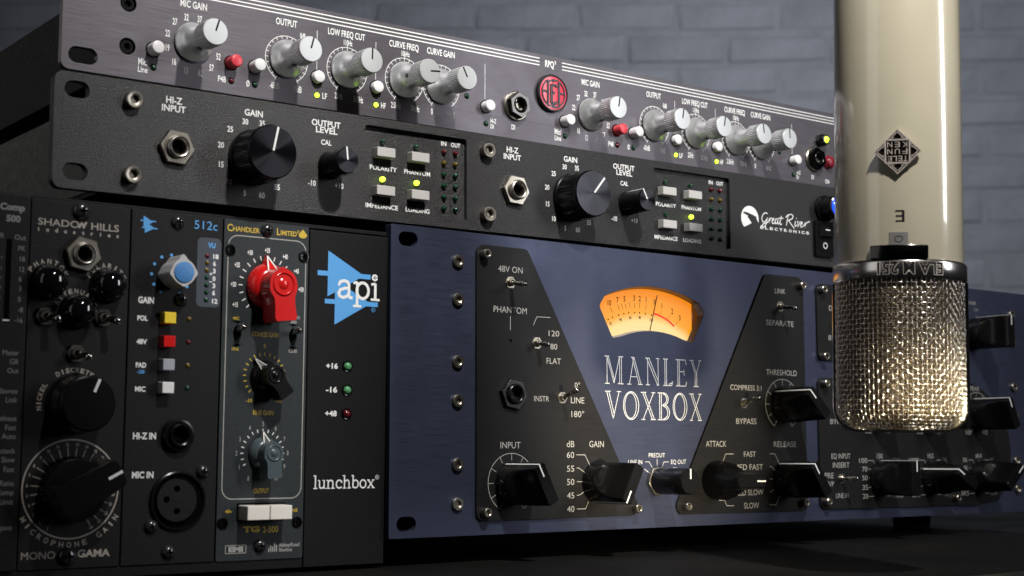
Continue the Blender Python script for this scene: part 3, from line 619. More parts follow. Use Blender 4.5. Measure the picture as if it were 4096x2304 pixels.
PI_ = MB().box(-0.36, 0.36, 3.6, 9.45, 24.4, 24.62, 'print_white').box(-0.36, 0.36, 9.3, 9.62, 1.0, 24.62, 'print_white').data("pointer_line")
PSS = MB().lathe(0, 0, [(0, 1.25), (0.12, 1.25), (0.12, 0.8), (0, 0.8)], 'case_grey', 14, closed=False).data("set_screw")
def pknob(u, v, ang):
    o = put("pointer_knob", PK, V, u, v, 1.2, ang); sub("pointer_line", PI_, o)
    q = sub("set_screw", PSS, o); q.location = (-8.2 * S, -4.5 * S, 4.8 * S); q.rotation_euler = (0, RAD(-60), RAD(90)); return o
for u, v, a in ((63.6, 22.0, -27), (113.7, 21.6, 207), (190.6, 21.7, 90), (241.6, 21.9, -34), (241.0, 60.2, -46), (318.2, 21.6, 0), (363.4, 21.5, -60), (409.0, 21.5, 50), (318.2, 57.8, -30), (363.4, 57.8, -20), (409.0, 57.9, -24), (410.2, 105.2, 0)):
    pknob(u, v, a)
# small selector between the plates
o = put("selector_knob", MB().lathe(0, 0, [(2.4, 6.35), (15, 6.3), (22.0, 6.1), (22.6, 5.7)], 'black_alu', 40).data("selector_knob", 40), V, 152.4, 22.0)
sub("hex_nut", MB().prism(hexring(30, 7.6, 0.1), 0, 2.4, 'nickel').data("hex_nut"), o, bevel=0.3)
sub("pointer_line", MB().box(-0.35, 0.35, 1.2, 5.9, 22.5, 22.8, 'print_white').data("pointer_line"), o)
for (u, v, tip) in ((62.9, 111.2, (62.7, 109.3, 11.4)), (78.0, 84.7, (78.4, 83.6, 8.2)), (92.7, 60.4, (92.7, 63.6, 11.4)), (240.6, 111.1, (240.8, 109.3, 11.0)), (212.0, 60.3, (212.0, 63.0, 11.0)), (286.0, 21.7, (286.0, 21.8, 11.0)), (284.8, 103.6, (284.8, 105.5, 11.0)), (284.8, 58.6, (284.8, 60.5, 11.0))):
    toggle(V, u, v, (tip[0], tip[1], tip[2] + 1.2))
jo = jack(V, 63.9, 61.3, 7.4, 'black_alu', 'thread', 3.2, bush_h=4.8)
P_ = MB(); kk = 'print_grey'
def VT(s, a, b_, v, h=2.75, k=kk, bold=0.0): text(P_, s, a, b_, v, h, k, bold=bold, w_=PLW)
def VL(pts, wd=0.3): P_.stroke(pts, wd, PLW, kk)
VT("48V ON", 56.0, 69.8, 115.7, 2.7); VT("PHANTOM", 53.4, 72.1, 97.4, 2.75); VL([(62.8, 96.0), (62.8, 89.8)]); P_.flat(circ(63.1, 85.2, 0.75, 14), PLW, 'hole')
VL([(75.9, 92.7), (78.0, 96.6), (85.8, 96.7)]); VT("120", 84.8, 91.0, 88.2, 2.6); VT("80", 85.8, 89.8, 82.2, 2.6); VT("FLAT", 83.5, 91.9, 75.6, 2.6)
VT("INSTR", 76.2, 84.9, 58.5, 2.35); VT("LINE", 97.8, 105.8, 58.0, 2.75); VT("0\u00b0", 100.1, 103.3, 64.9, 2.6); VT("180\u00b0", 98.0, 105.7, 51.7, 2.7)
VT("INPUT", 57.2, 68.4, 37.4, 2.8); VT("dB", 95.1, 99.7, 38.0, 2.8); VT("GAIN", 108.7, 117.6, 38.0, 2.8)
def ring_scale(u, v, r, d0, d1, n, t=2.4):
    P_.stroke(arc(u, v, r, d0, d1, 60), 0.28, PLW, kk)
    for i in range(n):
        d = RAD(d0 + (d1 - d0) * i / (n - 1)); P_.stroke([(u + (r - t) * sin(d), v + (r - t) * cos(d)), (u + r * sin(d), v + r * cos(d))], 0.26, PLW, kk)
ring_scale(63.4, 22.2, 13.0, -150, 150, 11, 3.0); ring_scale(240.9, 60.2, 13.0, -150, 150, 11, 3.2)
for u in (318.2, 363.4, 408.8): ring_scale(u, 57.9, 12.6, -150, 150, 11, 2.8)
for s, v in (("60", 33.1), ("55", 26.9), ("50", 20.9), ("45", 14.8), ("40", 8.7)): VT(s, 95.2, 99.5, v, 2.7)
for l in ([(100.9, 34.5), (106.0, 34.5), (108.9, 29.7)], [(100.9, 28.5), (102.3, 28.5), (106.0, 26.4)], [(101.0, 22.3), (104.4, 22.3)], [(101.0, 16.2), (102.5, 16.2), (105.0, 17.5)], [(101.0, 10.0), (106.2, 10.0), (107.9, 13.1)],
          [(196.2, 31.3), (198.3, 34.8), (203.8, 34.8)], [(192.8, 12.1), (196.8, 12.0), (198.3, 9.3), (203.6, 9.1)],
          [(230.1, 34.8), (234.1, 34.8), (237.1, 29.9)], [(230.0, 28.3), (231.5, 28.3), (233.8, 26.5)], [(229.8, 22.1), (232.4, 22.1)], [(229.6, 15.6), (230.9, 15.6), (232.8, 16.8)], [(229.4, 9.1), (234.4, 9.0), (237.0, 13.4)]): VL(l)
for (a, b_, v) in ((144.7, 0, 0),):
    for l in ([(144.7, 31.1), (147.2, 31.1), (149.3, 28.4)], [(152.5, 32.5), (152.5, 28.9)], [(155.7, 28.4), (157.0, 31.0), (160.1, 31.0)], [(142.8, 27.6), (144.3, 27.6), (148.1, 25.4)], [(157.6, 25.4), (160.0, 27.6), (161.6, 27.6)]):
        P_.stroke(l, 0.26, 0.06, 'engraved')
for s, a, b_, v in (("LINE IN", 133.9, 142.8, 30.0), ("PREOUT", 147.1, 157.7, 33.2), ("EQ OUT", 161.7, 171.8, 30.0), ("GR", 162.6, 166.0, 26.3), ("EQ GR", 133.9, 141.2, 26.4)): text(P_, s, a, b_, v, 2.05, 'engraved', bold=0.0)
VT("ATTACK", 184.4, 198.7, 38.3, 2.85); VT("FAST", 211.2, 219.9, 33.3, 2.7); VT("MED FAST", 204.4, 224.9, 26.8, 2.75); VT("MEDIUM", 206.2, 220.4, 20.8, 2.7); VT("MED SLOW", 204.4, 225.0, 14.1, 2.8); VT("SLOW", 210.6, 221.5, 7.6, 2.8)
VT("RELEASE", 233.4, 250.5, 38.3, 2.85); VT("LINK", 236.7, 244.8, 117.8, 2.6); VT("SEPARATE", 229.6, 250.6, 100.9, 2.75); VT("THRESHOLD", 228.9, 252.2, 75.2, 2.8)
VT("COMPRESS 3:1", 202.3, 225.0, 66.8, 2.6); VT("BYPASS", 206.1, 220.8, 49.8, 2.8)
VT("DE-ESS", 279.2, 291.5, 111.2, 2.8); VT("BYPASS", 278.2, 293.0, 95.3, 2.6); VT("BYPASS", 277.9, 293.2, 50.5, 2.7); VT("EQ", 281.0, 287.0, 65.5, 2.7)
VT("EQ INPUT", 278.1, 293.5, 32.2, 2.7); VT("INSERT", 279.0, 292.6, 27.4, 2.8); VT("PRE", 272.4, 279.5, 21.9, 2.9); VT("O/P", 273.4, 279.6, 17.6, 2.6); VT("LINE IN", 281.0, 291.2, 11.4, 2.5)
for u, L5, R5, top in ((318.2, ("100", "70", "50", "35", "20"), ("220", "300", "400", "700", "1000"), "150"), (363.4, ("1000", "700", "500", "300", "200"), ("2K", "3K", "4K", "5K", "7K"), "1K5"), (408.8, ("5K", "4K", "3K", "2K", "1K5"), ("8K", "10K", "12K", "16K", "20K"), "6K4")):
    for s, v in zip(L5, (31.1, 26.5, 21.8, 16.7, 12.0)):
        wd = 2.25 * len(s); text(P_, s, u - 10.7 - wd, u - 10.7, v - 1.3, 2.6, kk, bold=0.0, w_=PLW)
    for s, v in zip(R5, (31.1, 26.5, 21.8, 16.7, 12.0)):
        wd = 2.15 * len(s); text(P_, s, u + 11.0, u + 11.0 + wd, v - 1.3, 2.6, 'print_dim', bold=0.0, w_=PLW)
    ctext(P_, top, u, 33.5, 2.6, kk, wr=0.98, bold=0.0, w_=PLW)
    for sgn in (-1, 1):
        for l in ([(10, 31.1), (5.7, 31.1), (3.6, 27.5)], [(9.7, 26.5), (7.6, 26.5), (4.6, 24.3)], [(9.7, 21.8), (5.4, 21.8)], [(9.8, 16.7), (8.1, 16.7), (5.0, 19.0)], [(9.8, 11.8), (5.4, 11.8), (3.1, 16.2)]):
            P_.stroke([(u + sgn * a, b_) for a, b_ in l], 0.26, PLW, kk)
    VL([(u, 31.3), (u, 28.9)]); ctext(P_, "0dB", u - 9.0, 45.8 + 1.2, 2.5, kk, wr=0.95, bold=0.0, w_=PLW); ctext(P_, "+10", u + 7.2, 47.0, 2.5, kk, wr=0.95, bold=0.0, w_=PLW)
VT("PEAK", 402.8, 412.2, 71.4, 2.6); VT("LOW PEAK", 308, 328, 71.4, 2.6); VT("DIP", 360, 367, 71.4, 2.6)
text(P_, "POWER", 402.6, 413.3, 122.4, 1.9, kk, bold=0.0); text(P_, "OFF", 399.8, 405.6, 118.6, 2.0, 'print_dim', bold=0.0); text(P_, "ON", 411.0, 415.4, 118.6, 2.0, 'print_dim', bold=0.0)
P_.stroke([(402.6, 116.8), (402.6, 114.8)], 0.26, 0.06, 'print_dim'); P_.stroke([(413.2, 116.8), (413.2, 114.8)], 0.26, 0.06, 'print_dim')
lettering(P_, V)
# engraved in-line capitals
EG = MB()
def ell(cx, cy, rx, ry, n=36, a0=0, a1=360): return [(cx + rx * sin(RAD(a0 + (a1 - a0) * i / n)), cy + ry * cos(RAD(a0 + (a1 - a0) * i / n))) for i in range(n + 1)]
GL = {
 'M': [[(0.13, 1), (0.13, 0)], [(0.13, 0.97), (0.50, 0.02)], [(0.20, 1), (0.53, 0.12)], [(0.50, 0.02), (0.80, 1)], [(0.80, 1), (0.80, 0)], [(0.90, 1), (0.90, 0)], [(0, 1), (0.24, 1)], [(0.02, 0), (0.26, 0)], [(0.74, 1), (1, 1)], [(0.70, 0), (1, 0)]],
 'A': [[(0.14, 0), (0.44, 1)], [(0.34, 1), (0.78, 0)], [(0.46, 1), (0.90, 0)], [(0.25, 0.28), (0.66, 0.28)], [(0, 0), (0.27, 0)], [(0.70, 0), (1, 0)], [(0.26, 1), (0.48, 1)]],
 'N': [[(0.16, 1), (0.16, 0)], [(0.10, 1), (0.84, 0.02)], [(0.26, 1), (0.92, 0.12)], [(0.90, 1), (0.90, 0)], [(0, 1), (0.30, 1)], [(0.03, 0), (0.29, 0)], [(0.76, 1), (1, 1)], [(0.80, 0), (0.95, 0)]],
 'L': [[(0.22, 1), (0.22, 0)], [(0.38, 1), (0.38, 0)], [(0.04, 1), (0.54, 1)], [(0.04, 0), (0.92, 0)], [(0.92, 0), (1, 0.17)], [(0.60, 0.045), (0.94, 0.1)]],
 'E': [[(0.20, 1), (0.20, 0)], [(0.34, 1), (0.34, 0)], [(0.02, 1), (0.92, 1)], [(0.92, 1), (0.98, 0.82)], [(0.34, 0.55), (0.76, 0.55)], [(0.76, 0.62), (0.80, 0.40)], [(0.02, 0), (0.92, 0)], [(0.92, 0), (1, 0.17)]],
 'Y': [[(0.14, 1), (0.48, 0.45)], [(0.26, 1), (0.56, 0.50)], [(0.88, 1), (0.55, 0.45)], [(0.46, 0.48), (0.46, 0)], [(0.60, 0.50), (0.60, 0)], [(0, 1), (0.36, 1)], [(0.74, 1), (1, 1)], [(0.32, 0), (0.74, 0)]],
 'V': [[(0.10, 1), (0.50, 0.02)], [(0.24, 1), (0.57, 0.14)], [(0.50, 0.02), (0.88, 1)], [(0, 1), (0.34, 1)], [(0.74, 1), (1, 1)]],
 'O': [ell(0.5, 0.5, 0.48, 0.51), ell(0.47, 0.5, 0.36, 0.47)],
 'X': [[(0.12, 1), (0.78, 0)], [(0.26, 1), (0.92, 0)], [(0.88, 1), (0.14, 0)], [(0, 1), (0.36, 1)], [(0.72, 1), (1, 1)], [(0.02, 0), (0.28, 0)], [(0.66, 0), (1, 0)]],
 'B': [[(0.18, 1), (0.18, 0)], [(0.32, 1), (0.32, 0)], [(0.02, 1), (0.55, 1)], [(0.02, 0), (0.6, 0)], ell(0.52, 0.77, 0.36, 0.23, 14, 0, 180), ell(0.46, 0.77, 0.30, 0.19, 14, 0, 180), ell(0.56, 0.27, 0.42, 0.27, 14, 0, 180), ell(0.48, 0.27, 0.36, 0.23, 14, 0, 180), [(0.32, 0.54), (0.56, 0.54)]]}
def engr(ch, u0, u1, v0, h):
    for st in GL[ch]: EG.stroke([(u0 + x * (u1 - u0), v0 + y * h) for x, y in st], 0.36, 0.05, 'engraved')
for ch, a, b_ in (("M", 930, 1110), ("A", 1148, 1298), ("N", 1328, 1470), ("L", 1503, 1602), ("E", 1635, 1747), ("Y", 1780, 1905)): engr(ch, 119.5 + (a - 930) * 0.0654, 119.5 + (b_ - 930) * 0.0654, 67.8, 12.8)
for ch, a, b_ in (("V", 935, 1088), ("O", 1108, 1265), ("X", 1285, 1430), ("B", 1450, 1575), ("O", 1607, 1757), ("X", 1780, 1912)): engr(ch, 119.5 + (a - 932) * 0.0650, 119.5 + (b_ - 932) * 0.0650, 51.2, 12.9)
put("engraved_name", EG.data("engraved_name", recalc=False), V)

# ================================================================== MODULE RACK and its plug-in modules
BL = Vector((-0.17504, 0.52637, -0.0438 + TZ)); BR = (RAD(0.368), RAD(0.184), RAD(36.888))
from mathutils import Euler
BM = Matrix.Translation(BL) @ Euler(BR, 'XYZ').to_matrix().to_4x4()
def bloc(u, v=0, w_=0): return tuple(BM @ Vector((u * S, -w_ * S, v * S)))
X = thing("module_rack", "black rack holding the plug-in modules, blue triangle logo on its end panel", "module rack", bloc(0), BR)
put("case", MB().box(-120, 152.3, -4.0, 134.6, -215, -3.0, 'case_black').data("case"), X, bevel=0.6)
put("end_panel", MB().box(114.6, 152.3, -4.0, 132.4, -2.98, 0.0, 'box_black').data("end_panel"), X, bevel=0.4)
put("top_lip", MB().box(-120, 152.3, 133.0, 134.7, -2.98, -1.2, 'box_black').data("top_lip"), X, bevel=0.3)
put("bottom_rail", MB().box(-120, 114.5, -4.0, -0.2, -2.98, -0.6, 'box_black').data("bottom_rail"), X, bevel=0.3)
feet(X, [(30, 45), (130, 45), (130, 190), (30, 190)], 2.0, 8)
for o in X.children:
    if o.name.startswith("foot"): o.location.z -= 4.0 * S
for v, k in ((77.0, 'led_green_pale'), (67.2, 'led_green_pale'), (57.5, 'led_red')):
    o = put("indicator_light", led_mesh(1.75, k, 1.6), X, 133.3, v, 0.0); sub("bezel", MB().lathe(0, 0, [(0, 2.5), (0.5, 2.3), (0.4, 1.8), (0.0, 1.8)], 'mic_black', 24, closed=False).data("bezel"), o)
P_ = MB(); bl = 'print_blue'
P_.flat([(123.3, 124.4), (123.3, 115.9), (118.5, 115.9), (118.5, 113.9), (123.3, 113.9), (123.3, 105.4), (138.2, 113.8), (143.8, 113.8), (143.8, 115.8), (139.3, 115.8)][::-1], 0.05, bl)
P_.flat([(126.8, 112.6), (126.8, 104.4), (122.1, 104.4), (122.1, 102.5), (126.8, 102.5), (126.8, 94.0), (141.7, 102.4), (147.5, 102.4), (147.5, 104.4), (142.6, 104.4)][::-1], 0.06, bl)
SER = {  # slab serif letters as strokes, unit = x-height; (points, relative width)
 'l': (0.55, [([(0.27, 0), (0.27, 1.52)], 1), ([(0.02, 0.03), (0.54, 0.03)], .7), ([(0.03, 1.44), (0.27, 1.5)], .7)]),
 'u': (1.05, [([(0.22, 0.95), (0.22, 0.32), (0.28, 0.12), (0.42, 0.05), (0.60, 0.09), (0.78, 0.26)], 1), ([(0.79, 0.95), (0.79, 0.0)], 1), ([(0.0, 0.94), (0.22, 0.94)], .7), ([(0.58, 0.94), (0.79, 0.94)], .7), ([(0.79, 0.04), (1.0, 0.04)], .7)]),
 'n': (1.1, [([(0.24, 0.0), (0.24, 0.95)], 1), ([(0.24, 0.70), (0.42, 0.92), (0.60, 0.95), (0.76, 0.86), (0.82, 0.66), (0.82, 0.0)], 1), ([(0.0, 0.94), (0.24, 0.94)], .7), ([(0.02, 0.03), (0.47, 0.03)], .7), ([(0.60, 0.03), (1.05, 0.03)], .7)]),
 'c': (0.92, [([(0.80, 0.68), (0.74, 0.86), (0.56, 0.96), (0.36, 0.92), (0.18, 0.74), (0.13, 0.48), (0.2, 0.22), (0.38, 0.06), (0.58, 0.04), (0.82, 0.18)], 1), ([(0.77, 0.86), (0.80, 0.64)], 1.1)]),
 'h': (1.1, [([(0.24, 0.0), (0.24, 1.52)], 1), ([(0.24, 0.70), (0.42, 0.92), (0.60, 0.95), (0.76, 0.86), (0.82, 0.66), (0.82, 0.0)], 1), ([(0.0, 1.44), (0.24, 1.5)], .7), ([(0.02, 0.03), (0.47, 0.03)], .7), ([(0.60, 0.03), (1.05, 0.03)], .7)]),
 'b': (1.0, [([(0.22, 0.05), (0.22, 1.52)], 1), ([(0.0, 1.44), (0.22, 1.5)], .7), (ell(0.52, 0.49, 0.34, 0.45, 20), 1)]),
 'o': (1.0, [(ell(0.48, 0.49, 0.37, 0.46, 22), 1)]),
 'x': (1.0, [([(0.14, 0.95), (0.82, 0.02)], 1.1), ([(0.82, 0.95), (0.14, 0.02)], .75), ([(0.0, 0.94), (0.34, 0.94)], .7), ([(0.62, 0.94), (0.96, 0.94)], .7), ([(0.0, 0.03), (0.34, 0.03)], .7), ([(0.60, 0.03), (0.96, 0.03)], .7)]),
 'a': (1.0, [([(0.14, 0.76), (0.24, 0.93), (0.46, 0.98), (0.66, 0.92), (0.74, 0.76), (0.74, 0.16), (0.80, 0.05), (0.97, 0.05)], 1), ([(0.74, 0.60), (0.50, 0.56), (0.24, 0.47), (0.13, 0.28), (0.20, 0.10), (0.40, 0.03), (0.60, 0.10), (0.74, 0.26)], 1), ([(0.12, 0.80), (0.2, 0.74)], 1.3)]),
 'p': (1.05, [([(0.24, -0.40), (0.24, 0.95)], 1), (ell(0.57, 0.49, 0.36, 0.45, 20), 1), ([(0.0, 0.88), (0.24, 0.96)], .8), ([(0.0, -0.40), (0.5, -0.40)], .8)]),
 'i': (0.55, [([(0.29, 0.0), (0.29, 0.95)], 1), ([(0.04, 0.88), (0.29, 0.95)], .8), ([(0.02, 0.03), (0.56, 0.03)], .8), (circ(0.25, 1.28, 0.06, 10) + [(0.31, 1.28)], 1.6)])}
def serif(mb, s, u0, u1, v0, xh, wd, k, w_):
    tot = sum(SER[c][0] for c in s); x = u0; sc = (u1 - u0) / tot
    for c in s:
        for pts, rw in SER[c][1]: mb.stroke([(x + px * sc, v0 + py * xh) for px, py in pts], wd * rw, w_, k); w_ += 0.004
        x += SER[c][0] * sc
serif(P_, "lunchbox", 118.4, 147.4, 27.2, 3.5, 0.58, 'print_white', 0.05)
serif(P_, "api", 127.5, 148.2, 105.2, 7.4, 1.25, 'print_white', 0.09)
def regmark(mb, u, v, r, k): mb.stroke(circ(u, v, r, 20), 0.18, 0.07, k, closed=True); ctext(mb, "R", u, v, r * 1.1, k, wr=0.9, w_=0.07)
regmark(P_, 148.5, 31.6, 0.85, 'print_white'); regmark(P_, 145.3, 101.1, 0.85, bl)
text(P_, "+16", 123.3, 128.8, 75.8, 2.3, bold=0.035); text(P_, "\u221216" if False else "-16", 123.4, 128.7, 66.1, 2.3, bold=0.035); text(P_, "+48", 123.3, 128.7, 56.4, 2.3, bold=0.035)
lettering(P_, X)

# ---- compressor module at the left edge of the picture
C5 = thing("compressor_module", "black module cut off by the left edge of the photo with faded grey words", "module", bloc(-38.6), BR, "plug-in modules in the module rack")
put("front_panel", MB().box(0.2, 38.1, 0, 133.9, -2.2, 1.8, 'module_black').data("front_panel"), C5, bevel=0.5)
put("meter_slot", MB().box(29.8, 31.8, 87.5, 117.5, 1.75, 1.84, 'hole').data("meter_slot"), C5)
put("meter_segment", MB().box(29.5, 31.9, 88.1, 88.6, 1.84, 1.95, 'print_white').data("meter_segment"), C5)
put("meter_slot", MB().box(20, 22, 87.5, 117.5, 1.75, 1.84, 'hole').data("meter_slot"), C5)
P_ = MB()
def CT(s, ur, yc, h=1.85, k='print_dim', b_=0.0, wr=0.92):
    vs, fs = glyphs(s, b_); wd = (max(p[0] for p in vs) - min(p[0] for p in vs)) / CAP * h * wr
    text(P_, s, ur - wd, ur, 133.1 - 0.0882 * yc - h / 2, h, k, bold=b_, w_=1.86)
CT("Comp", 35.9, 46, 2.6, b_=0.05); CT("500", 34.5, 93, 2.5, b_=0.05)
CT("GR", 28.9, 166); CT("Out", 36.7, 168)
for s, y in (("PK", 212), ("18", 255), ("12", 298), ("6", 337), ("3", 377), ("0", 420), ("-8", 462), ("-16", 505)): CT(s, 36.6 - (0.9 if len(s) == 1 else 0), y, 1.7)
for y in (255, 298, 337, 377, 420, 462): CT("I", 28.4, y, 1.2)
for s, y in (("Meter", 637), ("GR", 672), ("Out", 708), ("Stereo", 789), ("Link", 824), ("Release", 897), ("Fast", 933), ("Auto", 968), ("Attack", 1025), ("Slow", 1060), ("Fast", 1098), ("Ratio", 1152), ("Comp", 1188), ("Limit", 1225), ("Bypass", 1325)):
    CT(s, 35.9, y + (y - 600) * 0.012, 1.8)
lettering(P_, C5)

# ---- charcoal single channel preamp module
SHM = thing("preamp_module", "charcoal module with silver hex jack, three glossy black domes and big black gain knob", "module", bloc(0), BR, "plug-in modules in the module rack")
put("front_panel", MB().box(0.3, 37.9, 0, 133.3, -2.6, 0, 'module_dark').data("front_panel"), SHM, bevel=0.25)
PH1 = phillips(3.3, 2.4)
for u, v in ((18.9, 130.3), (18.3, 4.4)): put("screw", PH1, SHM, u, v)
jack(SHM, 19.4, 114.2, 6.9, 'nickel', 'bush', 3.0, bush_h=4.6, rot=12)
DM = MB().lathe(0, 0, [(0, 6.6), (1.2, 6.6), (1.6, 6.0), (4.0, 6.0), (6.5, 5.5), (8.3, 4.3), (9.4, 2.4), (9.7, 0.3)], 'gloss_black', 40).data("dome_button", 60)
for u, v in ((7.1, 103.0), (29.2, 103.1), (18.0, 92.9)): put("dome_button", DM, SHM, u, v, label=None)
for u, v, t in ((6.4, 90.6, (9.0, 89.2, 9.5)), (28.2, 91.2, (31.2, 89.6, 9.5)), (18.4, 77.6, (20.9, 75.9, 9.5))): toggle(SHM, u, v, t, R=3.5, kn='nut_dark', lr=0.9, tr=1.5)
o = put("knob", MB().lathe(0, 0, [(0, 11.0), (1.5, 11.0), (2.0, 10.4), (13.3, 10.15), (13.9, 9.8), (14.2, 9.3), (14.4, 0.4)], 'black_plastic', 72).data("knob_body", 20), SHM, 19.0, 59.2, 0, 22)
sub("indicator_line", MB().box(-0.5, 0.5, 4.4, 9.4, 14.3, 14.75, 'print_white').data("indicator_line"), o)
kn = MB().lathe(0, 0, [(0, 12.0), (5.0, 11.8), (6.4, 11.0)], 'black_plastic', 48)
kn.prism(rpoly([(-7.2, -12.0), (7.2, -12.0), (6.2, 15.2), (-6.2, 15.2)], [4, 4, 3, 3]), 2.0, 16.5, 'black_plastic', top=rpoly([(-6.2, -11.0), (6.2, -11.0), (5.3, 14.4), (-5.3, 14.4)], [3.4, 3.4, 2.5, 2.5]))
o = put("pointer_knob", kn.data("gain_knob", 40), SHM, 18.7, 28.4, 0, 62, bevel=0.5)
sub("pointer_line", MB().box(-0.5, 0.5, 8.6, 14.3, 16.4, 16.7, 'print_white').data("pointer_line"), o)
P_ = MB(); kk = 'print_cream'
text(P_, "SHADO", 2.8, 18.2, 123.9, 2.5, kk, bold=0.01); text(P_, "W", 16.9, 21.2, 123.9, 2.5, kk, bold=0.07); text(P_, "HILLS", 22.7, 33.4, 123.8, 2.6, kk, bold=0.01)
for i, ch in enumerate("industries"): ctext(P_, ch, 3.1 + i * 3.32, 122.3, 1.5, kk, wr=0.95, bold=0.05)
arctext(P_, "PHANTOM", 7.1, 103.2, 7.6, -55, 62, 1.75, kk, 1.5); arctext(P_, "POLARITY", 29.2, 103.3, 7.6, -62, 62, 1.75, kk, 1.45); arctext(P_, "ATTENUATE", 18.0, 93.0, 7.6, -68, 68, 1.7, kk, 1.45)
arctext(P_, "DISCRETE", 18.6, 59.0, 12.6, -30, 30, 1.75, kk, 1.4); arctext(P_, "NICKEL", 18.6, 59.0, 12.9, -97, -58, 1.75, kk, 1.4); arctext(P_, "STEEL", 18.6, 59.0, 12.9, 62, 95, 1.75, kk, 1.4)
P_.stroke(circ(18.7, 28.5, 17.8, 72), 0.5, 0.06, kk, closed=True)
for i in range(24):
    d = -150 + i * 13.04; P_.stroke([(18.7 + 11.5 * sin(RAD(d)), 28.5 + 11.5 * cos(RAD(d))), (18.7 + 15.0 * sin(RAD(d)), 28.5 + 15.0 * cos(RAD(d)))], 0.3, 0.06, kk)
    if i % 1 == 0: p = (18.7 + 16.1 * sin(RAD(d)), 28.5 + 16.1 * cos(RAD(d))); s_ = str(i + 1); ctext(P_, s_, p[0], p[1], 1.2, kk, wr=0.75, bold=0.02)
arctext(P_, "MICROPHONE GAIN", 18.7, 28.6, 20.1, 238, 122, 2.0, kk, 1.7, inward=True)
text(P_, "MONO", 1.5, 13.8, 3.8, 2.6, kk, bold=0.0); text(P_, "GAMA", 22.0, 34.2, 3.9, 2.7, kk, bold=0.03)
lettering(P_, SHM)

# ---- black preamp module with four coloured buttons
A5 = thing("preamp_module", "black preamp module with yellow, red, grey and white square buttons and a blue capped knob", "module", bloc(38.1), BR, "plug-in modules in the module rack")
put("front_panel", MB().box(0.3, 37.8, 0, 133.3, -2.6, 0, 'module_dark').data("front_panel"), A5, bevel=0.25)
PH2 = phillips(2.6, 2.0); D5 = 38.1
for u, v in ((56.9, 129.8), (59.2, 100.0), (57.0, 4.4), (70.1, 34.4), (49.8, 14.1)): put("screw", PH2, A5, u - D5, v, 0, random.uniform(-20, 20))
def lobes(R0, amp, n=72):
    out = []
    for i in range(n):
        a = 2 * pi * i / n; d = 0
        for c, s_ in ((0, 1.35), (95, 0.55), (180, 0.5), (265, 0.55)):
            q = (math.degrees(a) - c + 180) % 360 - 180; d += amp * s_ * math.exp(-(q / 15.0) ** 2)
        out.append(((R0 + d) * sin(a), (R0 + d) * cos(a)))
    return ccw(out)
o = put("knob", MB().prism(lobes(4.9, 1.35), 0.4, 12.0, 'silver_grey').data("knob_body", 30), A5, 54.7 - D5, 109.3, 0, -4, bevel=0.35)
sub("knob_cap", MB().lathe(0, 0, [(11.9, 3.95), (12.45, 3.95), (12.55, 3.7), (12.5, 0.3)], 'blue_cap', 40).data("knob_cap", 30), o)
put("meter_plate", MB().prism(rrect(65.3 - D5, 75.3 - D5, 97.8, 124.9, 2.0), 0.02, 0.10, 'slate_plate').data("meter_plate"), A5)
P_ = MB()
for v, k in ((117.9, 'led_red'), (115.1, 'led_yellow'), (112.2, 'led_yellow'), (109.4, 'led_green'), (106.4, 'led_green'), (103.6, 'led_green'), (100.6, 'led_green')):
    put("indicator_light", LEDS[k], A5, 69.5 - D5, v, 0.1)
for s, v in (("18", 117.8), ("6", 115.0), ("3", 112.1), ("0", 109.1), ("3", 106.3), ("6", 103.5), ("12", 100.3)): text(P_, s, 72.0 - D5, (74.3 if len(s) > 1 else 73.2) - D5, v - 1.0, 1.9, bold=0.04, w_=0.12)
text(P_, "+", 70.6 - D5, 71.9 - D5, 110.0, 1.6, bold=0.03, w_=0.12); text(P_, "-", 70.6 - D5, 71.9 - D5, 107.2, 1.6, bold=0.03, w_=0.12)
text(P_, "VU", 69.7 - D5, 72.9 - D5, 120.9, 2.2, bl, bold=0.05, w_=0.12)
text(P_, "512c", 63.8 - D5, 73.6 - D5, 128.0, 3.3, bl, bold=0.0)
P_.flat([(43.0 - D5, 131.1), (43.0 - D5, 126.4), (46.9 - D5, 128.9)], 0.05, bl); P_.flat([(43.6 - D5, 128.9), (43.6 - D5, 124.5), (47.6 - D5, 126.6)], 0.06, bl)
for a, b_, v in ((41.8, 43.2, 129.2), (45.5, 48.0, 129.2), (42.4, 43.8, 126.5), (46.2, 48.7, 126.5)): P_.flat([(a - D5, v - 0.25), (b_ - D5, v - 0.25), (b_ - D5, v + 0.25), (a - D5, v + 0.25)], 0.07, bl)
for d in range(-150, 151, 30): P_.flat(circ(54.7 - D5 + 7.8 * sin(RAD(d)), 109.1 + 7.8 * cos(RAD(d)), 0.62, 14), 0.06, bl)
text(P_, "GAIN", 41.9 - D5, 48.2 - D5, 97.7, 2.5, bold=0.035)
for s, v in (("POL", 91.1), ("48V", 82.2), ("PAD", 73.4), ("MIC", 64.4)): text(P_, s, 41.8 - D5, 45.9 - D5, v, 1.95, bold=0.035)
text(P_, "-20", 42.4 - D5, 45.3 - D5, 71.2, 1.3, bl, bold=0.035); text(P_, "HI-Z IN", 41.6 - D5, 50.7 - D5, 46.6, 2.5, bold=0.035); text(P_, "MIC IN", 41.7 - D5, 50.2 - D5, 32.1, 2.5, bold=0.035)
for v, k in ((92.4, 'yellow_plastic'), (83.5, 'red_gloss'), (74.7, 'mid_grey'), (66.0, 'white_plastic')):
    put("push_button", MB().box(-2.45, 2.45, -2.25, 2.25, -1, 4.6, k, taper=0.1).data("push_button"), A5, 53.1 - D5, v, 0, bevel=0.3)
for v, k in ((92.8, 'led_yellow'), (83.9, 'led_red'), (74.9, 'led_yellow'), (66.3, 'led_green')): put("indicator_light", LEDS[k], A5, 62.7 - D5, v, 0)
